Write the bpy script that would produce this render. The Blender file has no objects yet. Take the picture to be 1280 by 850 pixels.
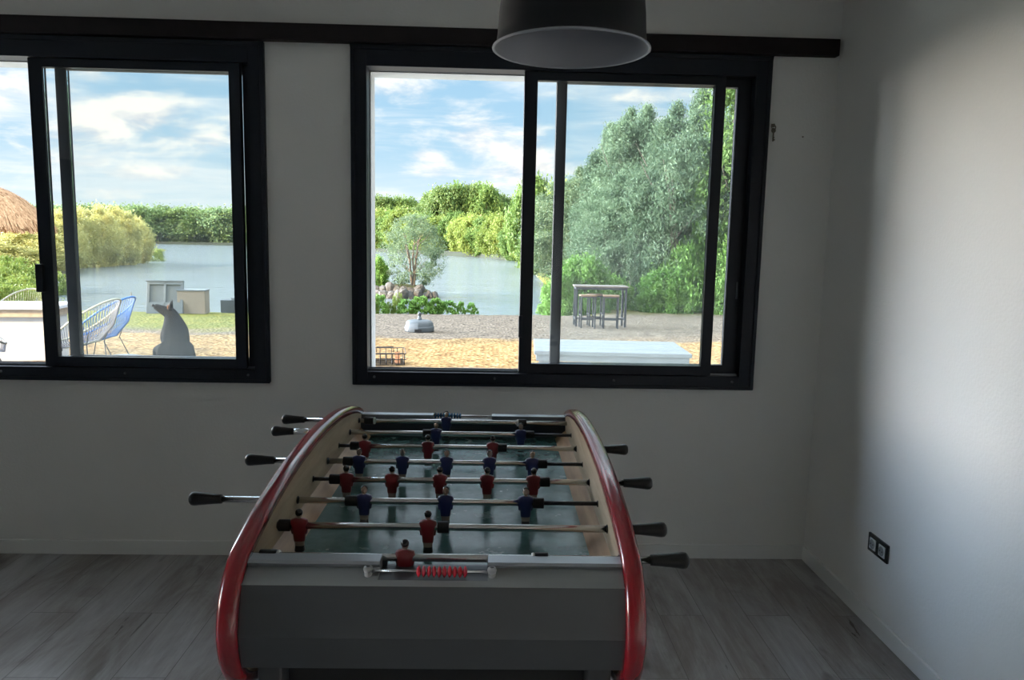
import bpy, bmesh, math, random
import numpy as np
from mathutils import Vector, Matrix, Euler
sc = bpy.context.scene
COL = sc.collection
PI = math.pi

# ------------------------------------------------------------------ camera
PITCH, ROLL, YAW, H = 0.1290, 0.0205, 0.0326, 1.5
cd = bpy.data.cameras.new('camera'); cam = bpy.data.objects.new('camera', cd); COL.objects.link(cam)
cd.sensor_width = 36; cd.lens = 36 * 942.29 / 1280; cd.clip_end = 2000; cd.clip_start = 0.02
_f = Vector((math.sin(YAW) * math.cos(PITCH), math.cos(YAW) * math.cos(PITCH), -math.sin(PITCH)))
_r = Vector((math.cos(YAW), -math.sin(YAW), 0)); _u = _r.cross(_f)
_r2 = _r * math.cos(ROLL) + _u * math.sin(ROLL); _u2 = _u * math.cos(ROLL) - _r * math.sin(ROLL)
cam.matrix_world = Matrix(((_r2.x, _u2.x, -_f.x, 0), (_r2.y, _u2.y, -_f.y, 0), (_r2.z, _u2.z, -_f.z, H), (0, 0, 0, 1)))
sc.camera = cam
vs = sc.view_settings
vs.view_transform = 'Standard'; vs.look = 'None'; vs.exposure = 0.0; vs.gamma = 1.0; vs.use_curve_mapping = False
cy = sc.cycles
cy.use_denoising = True; cy.max_bounces = 12; cy.diffuse_bounces = 7; cy.glossy_bounces = 5
cy.transparent_max_bounces = 24; cy.transmission_bounces = 8; cy.sample_clamp_indirect = 8.0
cy.caustics_reflective = False; cy.caustics_refractive = False

# ------------------------------------------------------------------ node helpers
class NT:
    def __init__(s, tree): s.t = tree; s.n = tree.nodes; s.l = tree.links
    def new(s, typ, **kw):
        n = s.n.new(typ)
        for k, v in kw.items(): setattr(n, k, v)
        return n
    def put(s, sock, v):
        if isinstance(v, bpy.types.NodeSocket): s.l.new(v, sock)
        elif v is not None:
            if hasattr(sock, 'default_value'):
                if sock.type == 'RGBA' and len(v) == 3: v = (*v, 1)
                sock.default_value = v
    def m(s, op, a, b=None, c=None, clamp=False):
        n = s.new('ShaderNodeMath', operation=op); n.use_clamp = clamp
        s.put(n.inputs[0], a); s.put(n.inputs[1], b); s.put(n.inputs[2], c)
        return n.outputs[0]
    def mix(s, f, a, b, mode='MIX'):
        n = s.new('ShaderNodeMix', data_type='RGBA', blend_type=mode)
        s.put(n.inputs[0], f); s.put(n.inputs[6], a); s.put(n.inputs[7], b)
        return n.outputs[2]
    def ramp(s, f, stops, interp='LINEAR'):
        n = s.new('ShaderNodeValToRGB'); cr = n.color_ramp; cr.interpolation = interp
        while len(cr.elements) < len(stops): cr.elements.new(0.5)
        for e, (p, c) in zip(cr.elements, stops):
            e.position = p; e.color = (*c, 1) if len(c) == 3 else c
        s.put(n.inputs[0], f)
        return n.outputs[0]
    def mr(s, v, a, b, c=0.0, d=1.0, smooth=False):
        n = s.new('ShaderNodeMapRange'); n.clamp = True
        if smooth: n.interpolation_type = 'SMOOTHSTEP'
        for i, q in enumerate((v, a, b, c, d)): s.put(n.inputs[i], q)
        return n.outputs[0]
    def noise(s, vec, scale, detail=3, rough=0.5, dist=0.0):
        n = s.new('ShaderNodeTexNoise'); s.put(n.inputs['Vector'], vec); n.inputs['Scale'].default_value = scale
        n.inputs['Detail'].default_value = detail; n.inputs['Roughness'].default_value = rough; n.inputs['Distortion'].default_value = dist
        return n.outputs[0]
    def mapping(s, vec, loc=(0, 0, 0), rot=(0, 0, 0), scale=(1, 1, 1)):
        n = s.new('ShaderNodeMapping'); s.put(n.inputs[0], vec)
        n.inputs[1].default_value = loc; n.inputs[2].default_value = rot; n.inputs[3].default_value = scale
        return n.outputs[0]

# ------------------------------------------------------------------ sky
SKY = dict(visible=1.2, dome=5.0, back=0.5, bank=40.0)  # dome, back and bank are added sky boosts that light the room
w = bpy.data.worlds.new('sky'); sc.world = w; w.use_nodes = True
N = NT(w.node_tree); N.n.clear()
tc = N.new('ShaderNodeTexCoord'); sep = N.new('ShaderNodeSeparateXYZ'); N.l.new(tc.outputs['Generated'], sep.inputs[0])
dx, dy, dz = sep.outputs
zc = N.m('MAXIMUM', dz, 0.0)
base = N.ramp(N.m('MULTIPLY', zc, 2.0), [(0, (.80, .88, .88)), (0.09, (.66, .80, .87)), (0.22, (.42, .64, .80)), (0.42, (.33, .56, .76)), (.7, (.46, .60, .72)), (1, (.50, .60, .70))])
ay = N.m('MAXIMUM', N.m('ABSOLUTE', dy), 0.08)
tx = N.m('DIVIDE', dx, ay); tz = N.m('DIVIDE', dz, ay)
cmb = N.new('ShaderNodeCombineXYZ'); N.put(cmb.inputs[0], tx); N.put(cmb.inputs[1], N.m('MULTIPLY', tz, 2.6)); N.put(cmb.inputs[2], dy)
n1 = N.noise(cmb.outputs[0], 9.0, 6, 0.58, 0.3)
n2 = N.noise(N.mapping(cmb.outputs[0], rot=(0, 0, 0.35), scale=(1, 3.2, 1)), 3.2, 5, 0.6, 0.4)
# clouds as soft banks in the sky: (x/y, z/y, width, height, amount)
CL = [(-.66, .185, .075, .05, 1.0), (-.47, .150, .065, .028, 1.15), (-.40, .125, .050, .020, .9), (-.55, .120, .06, .018, .7), (-.37, .105, .03, .012, .6),
      (-.42, .078, .075, .010, .75), (-.52, .090, .04, .010, .6), (-.50, .052, .06, .008, .6), (-.39, .050, .03, .006, .5),
      (-.13, .195, .08, .022, .65), (-.09, .165, .09, .016, .5), (-.02, .205, .08, .010, .55), (-.14, .14, .05, .02, .5),
      (-.01, .126, .055, .022, .95), (-.075, .108, .025, .008, .85), (-.03, .092, .075, .012, .8), (.06, .098, .04, .020, .9),
      (.12, .190, .09, .008, .6), (.20, .188, .035, .007, .55), (-.16, .05, .05, .02, .4), (0.02, .07, .1, .01, .5)]
acc = None
for a, b, sa, sb, am in CL:
    sa *= 1.35; sb *= 1.5
    q = N.m('ADD', N.m('POWER', N.m('DIVIDE', N.m('SUBTRACT', tx, a), sa), 2.0), N.m('POWER', N.m('DIVIDE', N.m('SUBTRACT', tz, b), sb), 2.0))
    g = N.m('MULTIPLY', N.m('EXPONENT', N.m('MULTIPLY', q, -1.0)), am)
    acc = g if acc is None else N.m('MAXIMUM', acc, g)
front = N.m('GREATER_THAN', dy, 0.0)
acc = N.m('MULTIPLY', acc, front)
low = N.m('SUBTRACT', 1.0, N.mr(tz, 0.0, 0.35))
field = N.m('ADD', N.m('MULTIPLY', acc, 0.30), N.m('ADD', N.m('MULTIPLY', n1, 0.85), N.m('MULTIPLY', n2, 0.25)))
cmask = N.mr(field, 0.62, 0.90, 0, 1, True)
wisp = N.mr(n2, 0.40, 0.66, 0, 0.62, True)
n_up = N.noise(N.mapping(cmb.outputs[0], loc=(0, 0.045, 0)), 9.0, 6, 0.58, 0.3)
shade = N.mr(N.m('ADD', N.m('MULTIPLY', N.m('SUBTRACT', n1, n_up), 3.2), 0.62), 0.2, 0.75)
ccol = N.mix(shade, (.70, .73, .78), (1.02, .99, .93))
skyc = N.mix(wisp, base, (.93, .95, .95))
skyc = N.mix(cmask, skyc, ccol)
# sky strength raised overhead and behind the house to fill the room
dome = N.mr(dz, 0.34, 0.62, 1.0, SKY['dome'], True)
sund = N.m('ADD', N.m('MULTIPLY', dx, -0.8), N.m('MULTIPLY', dy, -0.6))
glow = N.mr(sund, 0.10, 0.75, 0.0, SKY['back'], True)
# bright band added low in the unseen left sky to light the right wall
hl = N.m('SQRT', N.m('MAXIMUM', N.m('SUBTRACT', 1.0, N.m('POWER', dz, 2.0)), 1e-4))
azd = N.m('DIVIDE', N.m('ADD', N.m('MULTIPLY', dx, -math.sin(math.radians(82))), N.m('MULTIPLY', dy, math.cos(math.radians(82)))), hl)
side_boost = N.m('MULTIPLY', N.mr(azd, math.cos(math.radians(44)), math.cos(math.radians(24)), 0, 1, True), N.m('MULTIPLY', N.mr(dz, .60, .42, 0, 1, True), N.mr(dz, .06, .26, 2.3, 1.0)))
skyc = N.mix(N.m('MULTIPLY', side_boost, .85), skyc, N.mix(N.mr(dz, .06, .34), (1.0, .90, .79), (.54, .77, 1.08)))
stren = N.m('ADD', N.m('ADD', dome, glow), N.m('MULTIPLY', side_boost, SKY['bank']))
below = N.mr(dz, -0.02, 0.0)
fin = N.mix(below, (.16, .15, .11), skyc)
bg = N.new('ShaderNodeBackground'); N.put(bg.inputs[0], fin); N.put(bg.inputs[1], N.m('MULTIPLY', stren, SKY['visible']))
wo = N.new('ShaderNodeOutputWorld'); N.l.new(bg.outputs[0], wo.inputs[0])
w.cycles.sampling_method = 'MANUAL'; w.cycles.sample_map_resolution = 1024

# ------------------------------------------------------------------ sun: low, behind the house on the left
sl = bpy.data.lights.new('sun', 'SUN'); so = bpy.data.objects.new('sun', sl); COL.objects.link(so)
sl.energy = 10.0; sl.angle = math.radians(1.2); sl.color = (1.0, .68, .30)
SUN = Vector((.8, .6, -.43)).normalized()
so.rotation_euler = SUN.to_track_quat('-Z', 'Y').to_euler(); so.location = (-12, -8, 8)

# ------------------------------------------------------------------ materials
MATS = {}
def mat(name, color=(.5, .5, .5), rough=.5, metal=0.0, spec=.5, coat=0.0, var=0.0, vscale=8.0, bump=0.0, bscale=60.0, fn=None):
    if name in MATS: return MATS[name]
    m = bpy.data.materials.new(name); m.use_nodes = True; N = NT(m.node_tree)
    b = N.n['Principled BSDF']
    N.put(b.inputs['Base Color'], color); b.inputs['Roughness'].default_value = rough; b.inputs['Metallic'].default_value = metal
    b.inputs['Specular IOR Level'].default_value = spec; b.inputs['Coat Weight'].default_value = coat
    tc = N.new('ShaderNodeTexCoord').outputs['Object']
    if var:
        n = N.noise(tc, vscale, 4)
        N.put(b.inputs['Base Color'], N.mix(N.mr(n, .3, .7), tuple(c * (1 - var) for c in color), tuple(min(1, c * (1 + var)) for c in color)))
    if bump:
        bn = N.new('ShaderNodeBump'); bn.inputs['Strength'].default_value = bump; bn.inputs['Distance'].default_value = .01
        N.put(bn.inputs['Height'], N.noise(tc, bscale, 3)); N.l.new(bn.outputs[0], b.inputs['Normal'])
    if fn: fn(N, b, tc)
    MATS[name] = m
    return m

def f_floor(N, b, tc):
    v = N.mapping(tc, rot=(0, 0, PI / 2))
    br = N.new('ShaderNodeTexBrick'); N.put(br.inputs['Vector'], v); br.offset = .37
    br.inputs['Scale'].default_value = 1; br.inputs['Brick Width'].default_value = 1.22; br.inputs['Row Height'].default_value = .18
    br.inputs['Mortar Size'].default_value = .0012; br.inputs['Color1'].default_value = (0, 0, 0, 1); br.inputs['Color2'].default_value = (1, 1, 1, 1); br.inputs['Mortar'].default_value = (.5, .5, .5, 1)
    pk = br.outputs['Color']
    add = N.new('ShaderNodeVectorMath', operation='ADD'); N.put(add.inputs[0], tc)
    sc_ = N.new('ShaderNodeVectorMath', operation='SCALE'); N.put(sc_.inputs[0], pk); sc_.inputs['Scale'].default_value = 7.0
    N.l.new(sc_.outputs[0], add.inputs[1])
    st = N.noise(N.mapping(add.outputs[0], scale=(9, 1.0, 1)), 2.2, 6, .62, .8)
    fine = N.noise(N.mapping(add.outputs[0], scale=(60, 3, 1)), 2.0, 4, .6)
    knot = N.noise(N.mapping(add.outputs[0], scale=(3.2, 1.1, 1)), 2.6, 3, .5, .5)
    c = N.ramp(st, [(.25, (.14, .125, .118)), (.5, (.29, .275, .27)), (.75, (.44, .435, .44))])
    c = N.mix(N.mr(fine, .35, .7, 0, .45), c, (.13, .115, .105))
    blot = N.noise(N.mapping(tc, scale=(2.4, .8, 1)), 1.7, 5, .65, 1.2)
    c = N.mix(N.mr(blot, .42, .68, 0, .55), c, (.47, .48, .51))
    c = N.mix(N.mr(blot, .50, .28, 0, .5), c, (.12, .098, .085))
    c = N.mix(N.mr(knot, .62, .74, 0, .75), c, (.045, .036, .030))
    pv = N.new('ShaderNodeSeparateColor'); N.put(pv.inputs[0], pk)
    c = N.mix(N.mr(pv.outputs[0], 0, 1, 0, .30), c, (.16, .135, .118))
    c = N.mix(br.outputs['Fac'], c, (.075, .066, .062))
    N.put(b.inputs['Base Color'], c); N.put(b.inputs['Roughness'], N.mr(st, .3, .7, .27, .40))
    bn = N.new('ShaderNodeBump'); bn.inputs['Strength'].default_value = .25; bn.inputs['Distance'].default_value = .004
    N.put(bn.inputs['Height'], N.m('SUBTRACT', fine, N.m('MULTIPLY', br.outputs['Fac'], 1.5))); N.l.new(bn.outputs[0], b.inputs['Normal'])
M_floor = mat('vinyl_plank_floor', fn=f_floor, spec=.75)
M_wall = mat('white_wall_paint', (.72, .72, .70), .75, spec=.25, var=.03, vscale=1.5, bump=.12, bscale=90)
M_ceil = mat('ceiling_paint', (.74, .74, .72), .9, spec=.1, var=.02)
M_base = mat('skirting_paint', (.70, .71, .70), .4)
M_reveal = mat('outer_render', (.58, .58, .57), .85, var=.05, bump=.1)
M_frame = mat('anthracite_aluminium', (.006, .009, .016), .45, spec=.25)
M_frame_track = mat('sliding_track', (.16, .17, .18), .35, metal=.7)
M_beam = mat('dark_stained_wood', (.008, .005, .006), .6, spec=.25, var=.4, vscale=20)
M_screw = mat('screw_cap', (.10, .11, .12), .3, metal=.6)

def glass_mat():
    m = bpy.data.materials.new('window_glass'); m.use_nodes = True; N = NT(m.node_tree); N.n.clear()
    tc = N.new('ShaderNodeTexCoord').outputs['Object']
    tr = N.new('ShaderNodeBsdfTransparent'); N.put(tr.inputs[0], (.98, .99, .985))
    gl = N.new('ShaderNodeBsdfGlossy'); gl.inputs['Roughness'].default_value = .02; N.put(gl.inputs[0], (.9, .95, 1))
    fr = N.new('ShaderNodeFresnel'); fr.inputs[0].default_value = 1.35
    m1 = N.new('ShaderNodeMixShader'); N.l.new(fr.outputs[0], m1.inputs[0]); N.l.new(tr.outputs[0], m1.inputs[1]); N.l.new(gl.outputs[0], m1.inputs[2])
    df = N.new('ShaderNodeBsdfTranslucent'); N.put(df.inputs[0], (.85, .93, .95))
    d1 = N.noise(tc, 2.5, 4, .6); d2 = N.noise(N.mapping(tc, rot=(0, .5, 0), scale=(26, 1, 3)), 2.0, 3, .6)
    sep = N.new('ShaderNodeSeparateXYZ'); N.put(sep.inputs[0], tc)
    lowd = N.mr(sep.outputs[2], -.60, -.40, .018, 0)
    dirt = N.m('ADD', N.m('MULTIPLY', N.mr(d1, .35, .75, .002, .020), N.mr(d2, .3, .8, .5, 1.2)), lowd)
    m2 = N.new('ShaderNodeMixShader'); N.put(m2.inputs[0], dirt); N.l.new(m1.outputs[0], m2.inputs[1]); N.l.new(df.outputs[0], m2.inputs[2])
    o = N.new('ShaderNodeOutputMaterial'); N.l.new(m2.outputs[0], o.inputs[0])
    return m
M_glass = glass_mat()

# ------------------------------------------------------------------ mesh builder
class MB:
    def __init__(s): s.v = []; s.f = []; s.mi = []; s.sm = []
    def add(s, vs, fs, mi=0, sm=False):
        o = len(s.v); s.v += [tuple(v) for v in vs]
        for f in fs: s.f.append(tuple(i + o for i in f)); s.mi.append(mi); s.sm.append(sm)
    def box(s, x0, x1, y0, y1, z0, z1, mi=0):
        s.add([(x, y, z) for x in (x0, x1) for y in (y0, y1) for z in (z0, z1)],
              [(0, 1, 3, 2), (4, 6, 7, 5), (0, 4, 5, 1), (2, 3, 7, 6), (0, 2, 6, 4), (1, 5, 7, 3)], mi)
    def bar(s, p, q, wx, wz, mi=0, up=(0, 0, 1)):
        p, q = Vector(p), Vector(q); d = (q - p).normalized(); u = Vector(up)
        if abs(d.dot(u)) > .98: u = Vector((1, 0, 0))
        a = d.cross(u).normalized() * wx / 2; b = a.cross(d).normalized() * wz / 2
        vs = [c + e * a + g * b for c in (p, q) for e, g in ((-1, -1), (1, -1), (1, 1), (-1, 1))]
        s.add(vs, [(0, 3, 2, 1), (4, 5, 6, 7), (0, 1, 5, 4), (1, 2, 6, 5), (2, 3, 7, 6), (3, 0, 4, 7)], mi)
    def tube(s, pts, r, n=10, mi=0, caps=True, closed=False):
        pts = [Vector(p) for p in pts]; m = len(pts); rs = r if isinstance(r, (list, tuple)) else [r] * m
        rings = []; prev = None
        for i, p in enumerate(pts):
            if closed: d = pts[(i + 1) % m] - pts[i - 1]
            else: d = pts[min(i + 1, m - 1)] - pts[max(i - 1, 0)]
            d.normalize()
            if prev is None:
                a = d.orthogonal().normalized()
            else:
                a = (prev - d * prev.dot(d)); a = a.normalized() if a.length > 1e-6 else d.orthogonal().normalized()
            prev = a; b = d.cross(a)
            rings.append([p + rs[i] * (math.cos(2 * PI * k / n) * a + math.sin(2 * PI * k / n) * b) for k in range(n)])
        vs = [v for rg in rings for v in rg]; fs = []
        for i in range(m if closed else m - 1):
            j = (i + 1) % m
            for k in range(n): fs.append((i * n + k, i * n + (k + 1) % n, j * n + (k + 1) % n, j * n + k))
        s.add(vs, fs, mi, True)
        if caps and not closed:
            s.add(rings[0], [tuple(range(n))[::-1]], mi); s.add(rings[-1], [tuple(range(n))], mi)
    def lathe(s, prof, n=32, mi=0, M=None, axis='z'):
        # prof: (r, h)
        vs = []
        for r, h in prof:
            for k in range(n):
                a = 2 * PI * k / n
                p = Vector((r * math.cos(a), r * math.sin(a), h)) if axis == 'z' else Vector((h, r * math.cos(a), r * math.sin(a)))
                vs.append(M @ p if M else p)
        fs = []
        for i in range(len(prof) - 1):
            for k in range(n): fs.append((i * n + k, i * n + (k + 1) % n, (i + 1) * n + (k + 1) % n, (i + 1) * n + k))
        s.add(vs, fs, mi, True)
    def loft(s, secs, n=14, e=3.0, caps=True, mats=None):
        # secs: (cx, cy, z, hw, hd); superellipse outline
        vs = []
        for cx_, cy_, z, hw, hd in secs:
            for k in range(n):
                a = 2 * PI * k / n; c, q = math.cos(a), math.sin(a)
                vs.append((cx_ + hw * math.copysign(abs(c) ** (2 / e), c), cy_ + hd * math.copysign(abs(q) ** (2 / e), q), z))
        for i in range(len(secs) - 1):
            fs = [(i * n + k, i * n + (k + 1) % n, (i + 1) * n + (k + 1) % n, (i + 1) * n + k) for k in range(n)]
            o = len(s.v)
            for f in fs: s.f.append(tuple(j + o for j in f)); s.mi.append(mats[i] if mats else 0); s.sm.append(True)
        o = len(s.v); s.v += vs
        if caps:
            s.f.append(tuple(o + k for k in range(n))); s.mi.append(mats[0] if mats else 0); s.sm.append(False)
            s.f.append(tuple(o + (len(secs) - 1) * n + k for k in range(n))); s.mi.append(mats[-1] if mats else 0); s.sm.append(False)
    def prism(s, prof, x0, x1, mi=0, sm=False):
        # prof: (y, z) closed outline, extruded along x
        n = len(prof)
        s.add([(x, y, z) for x in (x0, x1) for y, z in prof], [tuple(range(n)), tuple(range(n, 2 * n))[::-1]], mi)
        s.add([(x, y, z) for x in (x0, x1) for y, z in prof], [(i, (i + 1) % n, n + (i + 1) % n, n + i) for i in range(n)], mi, sm)
    def ball(s, c, r, n=12, m=8, mi=0, sc_=(1, 1, 1)):
        prof = [(r * math.sin(PI * i / m), -r * math.cos(PI * i / m)) for i in range(m + 1)]
        s.lathe(prof, n, mi, Matrix.Translation(c) @ Matrix.Diagonal((*sc_, 1)))
    def build(s, name, mats, parent=None, bevel=0, loc=None, fixn=True):
        me = bpy.data.meshes.new(name); me.from_pydata(s.v, [], s.f); 
        for m in (mats if isinstance(mats, (list, tuple)) else [mats]): me.materials.append(m)
        me.polygons.foreach_set('material_index', s.mi); me.polygons.foreach_set('use_smooth', s.sm); me.update()
        if fixn:
            bm = bmesh.new(); bm.from_mesh(me); bmesh.ops.remove_doubles(bm, verts=bm.verts, dist=1e-5)
            bmesh.ops.recalc_face_normals(bm, faces=bm.faces); bm.to_mesh(me); bm.free()
        o = bpy.data.objects.new(name, me); COL.objects.link(o)
        if parent: o.parent = parent
        if loc: o.location = loc
        if bevel:
            b = o.modifiers.new('bevel', 'BEVEL'); b.width = bevel; b.segments = 2; b.limit_method = 'ANGLE'; b.angle_limit = .6
        return o
def tag(o, label=None, cat=None, group=None, kind=None):
    if label: o['label'] = label
    if cat: o['category'] = cat
    if group: o['group'] = group
    if kind: o['kind'] = kind
    return o
def thing(name, label, cat, loc=(0, 0, 0), rz=0, group=None):
    o = bpy.data.objects.new(name, None); COL.objects.link(o); o.location = loc; o.rotation_euler = (0, 0, rz)
    o.empty_display_size = .1
    return tag(o, label, cat, group)
def copy_tree(o, parent=None):
    c = o.copy(); COL.objects.link(c)
    if parent: c.parent = parent
    for ch in list(o.children): copy_tree(ch, c)
    return c
def B(*a, **k):
    b = MB(); b.box(*a); return b

# ------------------------------------------------------------------ room shell
D, XR, XL, YB, ZC, WT = 3.465, 1.555, -3.7, -3.2, 2.59, .205
W2 = (-.620, 1.248); W1 = (-2.864, -.996); ZB, ZT = .837, 2.341
HO = .06   # hole inset inside the frame
def struct(o): return tag(o, kind='structure')
# floor and ceiling
struct(B(XL - .2, XR + .2, YB - .2, D + WT, -.12, 0).build('floor', M_floor))
struct(B(XL - .2, XR + .2, YB - .2, D + WT, ZC, ZC + .2).build('ceiling', M_ceil))
m = MB(); hx = [(W1[0] + HO, W1[1] - HO), (W2[0] + HO, W2[1] - HO)]; hz = (ZB + HO - .030, ZT - .079)
xs = [XL, hx[0][0], hx[0][1], hx[1][0], hx[1][1], XR]
for i in range(5):
    if i in (1, 3):
        m.box(xs[i], xs[i + 1], D, D + WT, 0, hz[0]); m.box(xs[i], xs[i + 1], D, D + WT, hz[1], ZC)
    else: m.box(xs[i], xs[i + 1], D, D + WT, 0, ZC)
struct(m.build('wall_front', M_wall))
struct(B(XR, XR + .2, YB, D + WT, 0, ZC).build('wall_right', M_wall))
# the rest of the room, left of and behind the camera
LO = (-.4, 1.2)
m = MB(); m.box(XL - .2, XL, YB, LO[0], 0, ZC); m.box(XL - .2, XL, LO[1], D + WT, 0, ZC); m.box(XL - .2, XL, LO[0], LO[1], 2.15, ZC)
struct(m.build('wall_left', M_wall))
# unseen glass door added in the left wall to let in fill daylight
o = thing('door_added', None, None, (XL - .1, LO[0], 0)); struct(o)
L = LO[1] - LO[0]
for a in (0, L / 2 - .04):
    m = MB(); w_ = L / 2 + .04
    m.box(-.03, .03, a, a + .07, 0, 2.15); m.box(-.03, .03, a + w_ - .07, a + w_, 0, 2.15); m.box(-.03, .03, a + .07, a + w_ - .07, 2.08, 2.15); m.box(-.03, .03, a + .07, a + w_ - .07, 0, .07)
    s_ = m.build('added_door_leaf', M_frame, o)
    m = MB(); m.box(-.004, .004, a + .07, a + w_ - .07, .07, 2.08); m.build('pane', M_glass, s_)
struct(B(XL, XR, YB - .2, YB, 0, ZC).build('wall_back', M_wall))
m = MB(); m.box(XL, XR, D - .014, D, 0, .0696); o = m.build('baseboard_front', M_base, bevel=.003); struct(o)
m = MB(); m.box(XR - .014, XR, YB, D - .014, 0, .0696); struct(m.build('baseboard_right', M_base, bevel=.003))
# dark timber rail over the windows
o = B(-3.2, 1.535, D - .045, D, 2.346, 2.418).build('trim_1', M_beam, bevel=.004); struct(o)
# outer roof edge
struct(B(XL - .35, XR + .35, YB - .3, D + WT + .12, ZC + .2, ZC + .36).build('roof', M_reveal))
# unseen block added to keep the low sun off the room and near gravel
struct(B(-32, -12.5, -17, -3.0, -.2, 9.1).build('wall_sun_blocker', M_reveal))

# ------------------------------------------------------------------ windows
def window(name, X0, X1, f0, f1, b0, b1, lock_left):
    # f0..f1 front sash, b0..b1 back sash, in world x
    root = thing(name, None, None, (X0, D, ZB)); struct(root)
    Wd = X1 - X0; Hh = ZT - ZB; y0, y1 = -.018, .085
    il, ir, ib, it = .068, Wd - .068, .058, Hh - .087
    m = MB()
    m.box(0, il, y0, y1, 0, Hh); m.box(ir, Wd, y0, y1, 0, Hh); m.box(il, ir, y0, y1, 0, ib); m.box(il, ir, y0, y1, it, Hh)
    m.box(-.0, Wd, y0 - .006, y0, -.004, .012)
    # raised outer lip and inner step, as on an aluminium profile
    for (a, b_, c, d) in ((.0, .018, 0, Hh), (Wd - .018, Wd, 0, Hh)): m.box(a, b_, y0 - .007, y0, c, d)
    m.box(0, Wd, y0 - .007, y0, Hh - .018, Hh)
    m.build('frame', M_frame, root, bevel=.0025)
    m = MB(); m.box(il, ir, .012, .016, ib, ib + .010); m.box(il, ir, .055, .059, ib, ib + .010)
    m.build('track', M_frame_track, root)
    # outside sill
    for k in range(4):
        m = MB(); m.lathe([(0, -.0), (.006, 0), (.006, .0025), (0, .0035)], 12, M=Matrix.Translation((.10 + k * (Wd - .2) / 3, y0 - .0005, .034)) @ Matrix.Rotation(PI / 2, 4, 'X'))
        m.build('screw', M_screw, root)
    for tagname, a, b_, ya, yb, sl_, sr_ in (('sash', f0 - X0, f1 - X0, -.006, .030, .057, .046), ('sash', b0 - X0, b1 - X0, .036, .072, .045, .062)):
        m = MB(); zb, zt = ib + .002, it - .002
        rb, rt = .044, .037
        m.box(a, a + sl_, ya, yb, zb, zt); m.box(b_ - sr_, b_, ya, yb, zb, zt)
        m.box(a + sl_, b_ - sr_, ya, yb, zb, zb + rb); m.box(a + sl_, b_ - sr_, ya, yb, zt - rt, zt)
        # glazing bead
        yc = (ya + yb) / 2
        s = m.build(tagname, M_frame, root, bevel=.0025)
        g = MB(); g.box(-(b_ - sr_ - a - sl_) / 2, (b_ - sr_ - a - sl_) / 2, -.003, .003, -(zt - zb - rb - rt) / 2, (zt - zb - rb - rt) / 2)
        g.build('pane', M_glass, s, loc=((a + sl_ + b_ - sr_) / 2, yc, (zb + rb + zt - rt) / 2), fixn=True)
        if ya < 0:
            h = MB(); zl = 1.292 - ZB if lock_left else 1.0 - ZB
            if lock_left: h.box(a - .010, a + .022, ya - .020, ya + .012, 1.165 - ZB + .07, 1.30 - ZB + .06)
            else: h.box(a - .004, a + .014, ya - .010, ya + .008, .05 + ib + .12, .05 + ib + .22)
            h.build('latch', M_frame, s, bevel=.003)
        else:
            h = MB(); h.box(b_ + .0 + .012, b_ + .024, -.010, .004, .42, .50) if b_ + .03 < ir + .02 else h.box(b_ - .02, b_ - .012, ya - .008, ya, .42, .50)
            h.build('pull_handle', M_screw, s, bevel=.002)
    return root
window('window_1', *W1, -2.015, -1.105, -1.925, -1.042, True)
window('window_2', *W2, .145, 1.048, .293, 1.179, False)
# reveal lining outside the frames
for i, (a, b_) in enumerate(hx):
    m = MB(); ya, yb = D + .086, D + WT + .004
    m.box(a, a + .012, ya, yb, hz[0], hz[1]); m.box(b_ - .012, b_, ya, yb, hz[0], hz[1]); m.box(a, b_, ya, yb, hz[1] - .012, hz[1])
    m.box(a - .02, b_ + .02, ya, yb + .04, hz[0] - .03, hz[0] - .018)
    struct(m.build('trim_%d' % (i + 2), M_reveal))

# ------------------------------------------------------------------ football table
M_red = mat('red_plastic_edging', (.19, .004, .010), .20, spec=.6, coat=.3)
M_bevlit = mat('top_lit_grey_laminate', (.22, .235, .24), .4)  # panel laminate lightened: light from above is put into the bevel colour
M_pan = mat('grey_laminate', (.050, .055, .060), .42, var=.05, vscale=3)
M_pant = mat('grey_aluminium_top', (.26, .28, .30), .28, metal=.35)
M_ply = mat('beech_side_panel', (.46, .36, .25), .5, fn=lambda N, b, tc: N.put(b.inputs['Base Color'], N.ramp(N.noise(N.mapping(tc, scale=(1, 1.5, 14)), 3, 4, .55), [(.3, (.33, .26, .17)), (.7, (.46, .38, .27))])))
M_strip = mat('wood_corner_strip', (.30, .19, .11), .45, fn=lambda N, b, tc: N.put(b.inputs['Base Color'], N.ramp(N.noise(N.mapping(tc, scale=(12, 1.2, 12)), 3, 4, .55), [(.3, (.24, .13, .06)), (.7, (.46, .29, .15))])))
M_field = mat('green_playfield', (.035, .115, .095), .20, spec=.5, fn=lambda N, b, tc: (N.put(b.inputs['Roughness'], N.mr(N.noise(tc, 14, 5, .6), .35, .7, .14, .30)), N.put(b.inputs['Base Color'], N.ramp(N.noise(tc, 30, 5, .7), [(.35, (.040, .105, .098)), (.7, (.075, .155, .145))]))))
M_navy = mat('navy_inner_panel', (.020, .028, .045), .4)
M_black = mat('black_lacquer', (.006, .006, .007), .6)
M_rod = mat('chromed_rod', (.62, .62, .62), .16, metal=1.0)
M_post = mat('grey_post', (.30, .31, .32), .35)
M_rodd = mat('dark_inner_rod', (.05, .05, .055), .3, metal=.8)
M_rub = mat('black_rubber', (.005, .005, .006), .5, spec=.3)
M_hand = mat('black_handle', (.004, .004, .005), .30, spec=.35)
M_white = mat('white_nylon', (.62, .62, .60), .35)
M_shR = mat('red_figure', (.15, .007, .012), .35)
M_shB = mat('blue_figure', (.009, .015, .085), .35)
M_skin = mat('figure_skin', (.32, .23, .18), .4)
M_hair = mat('figure_hair', (.008, .007, .007), .25)
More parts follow.
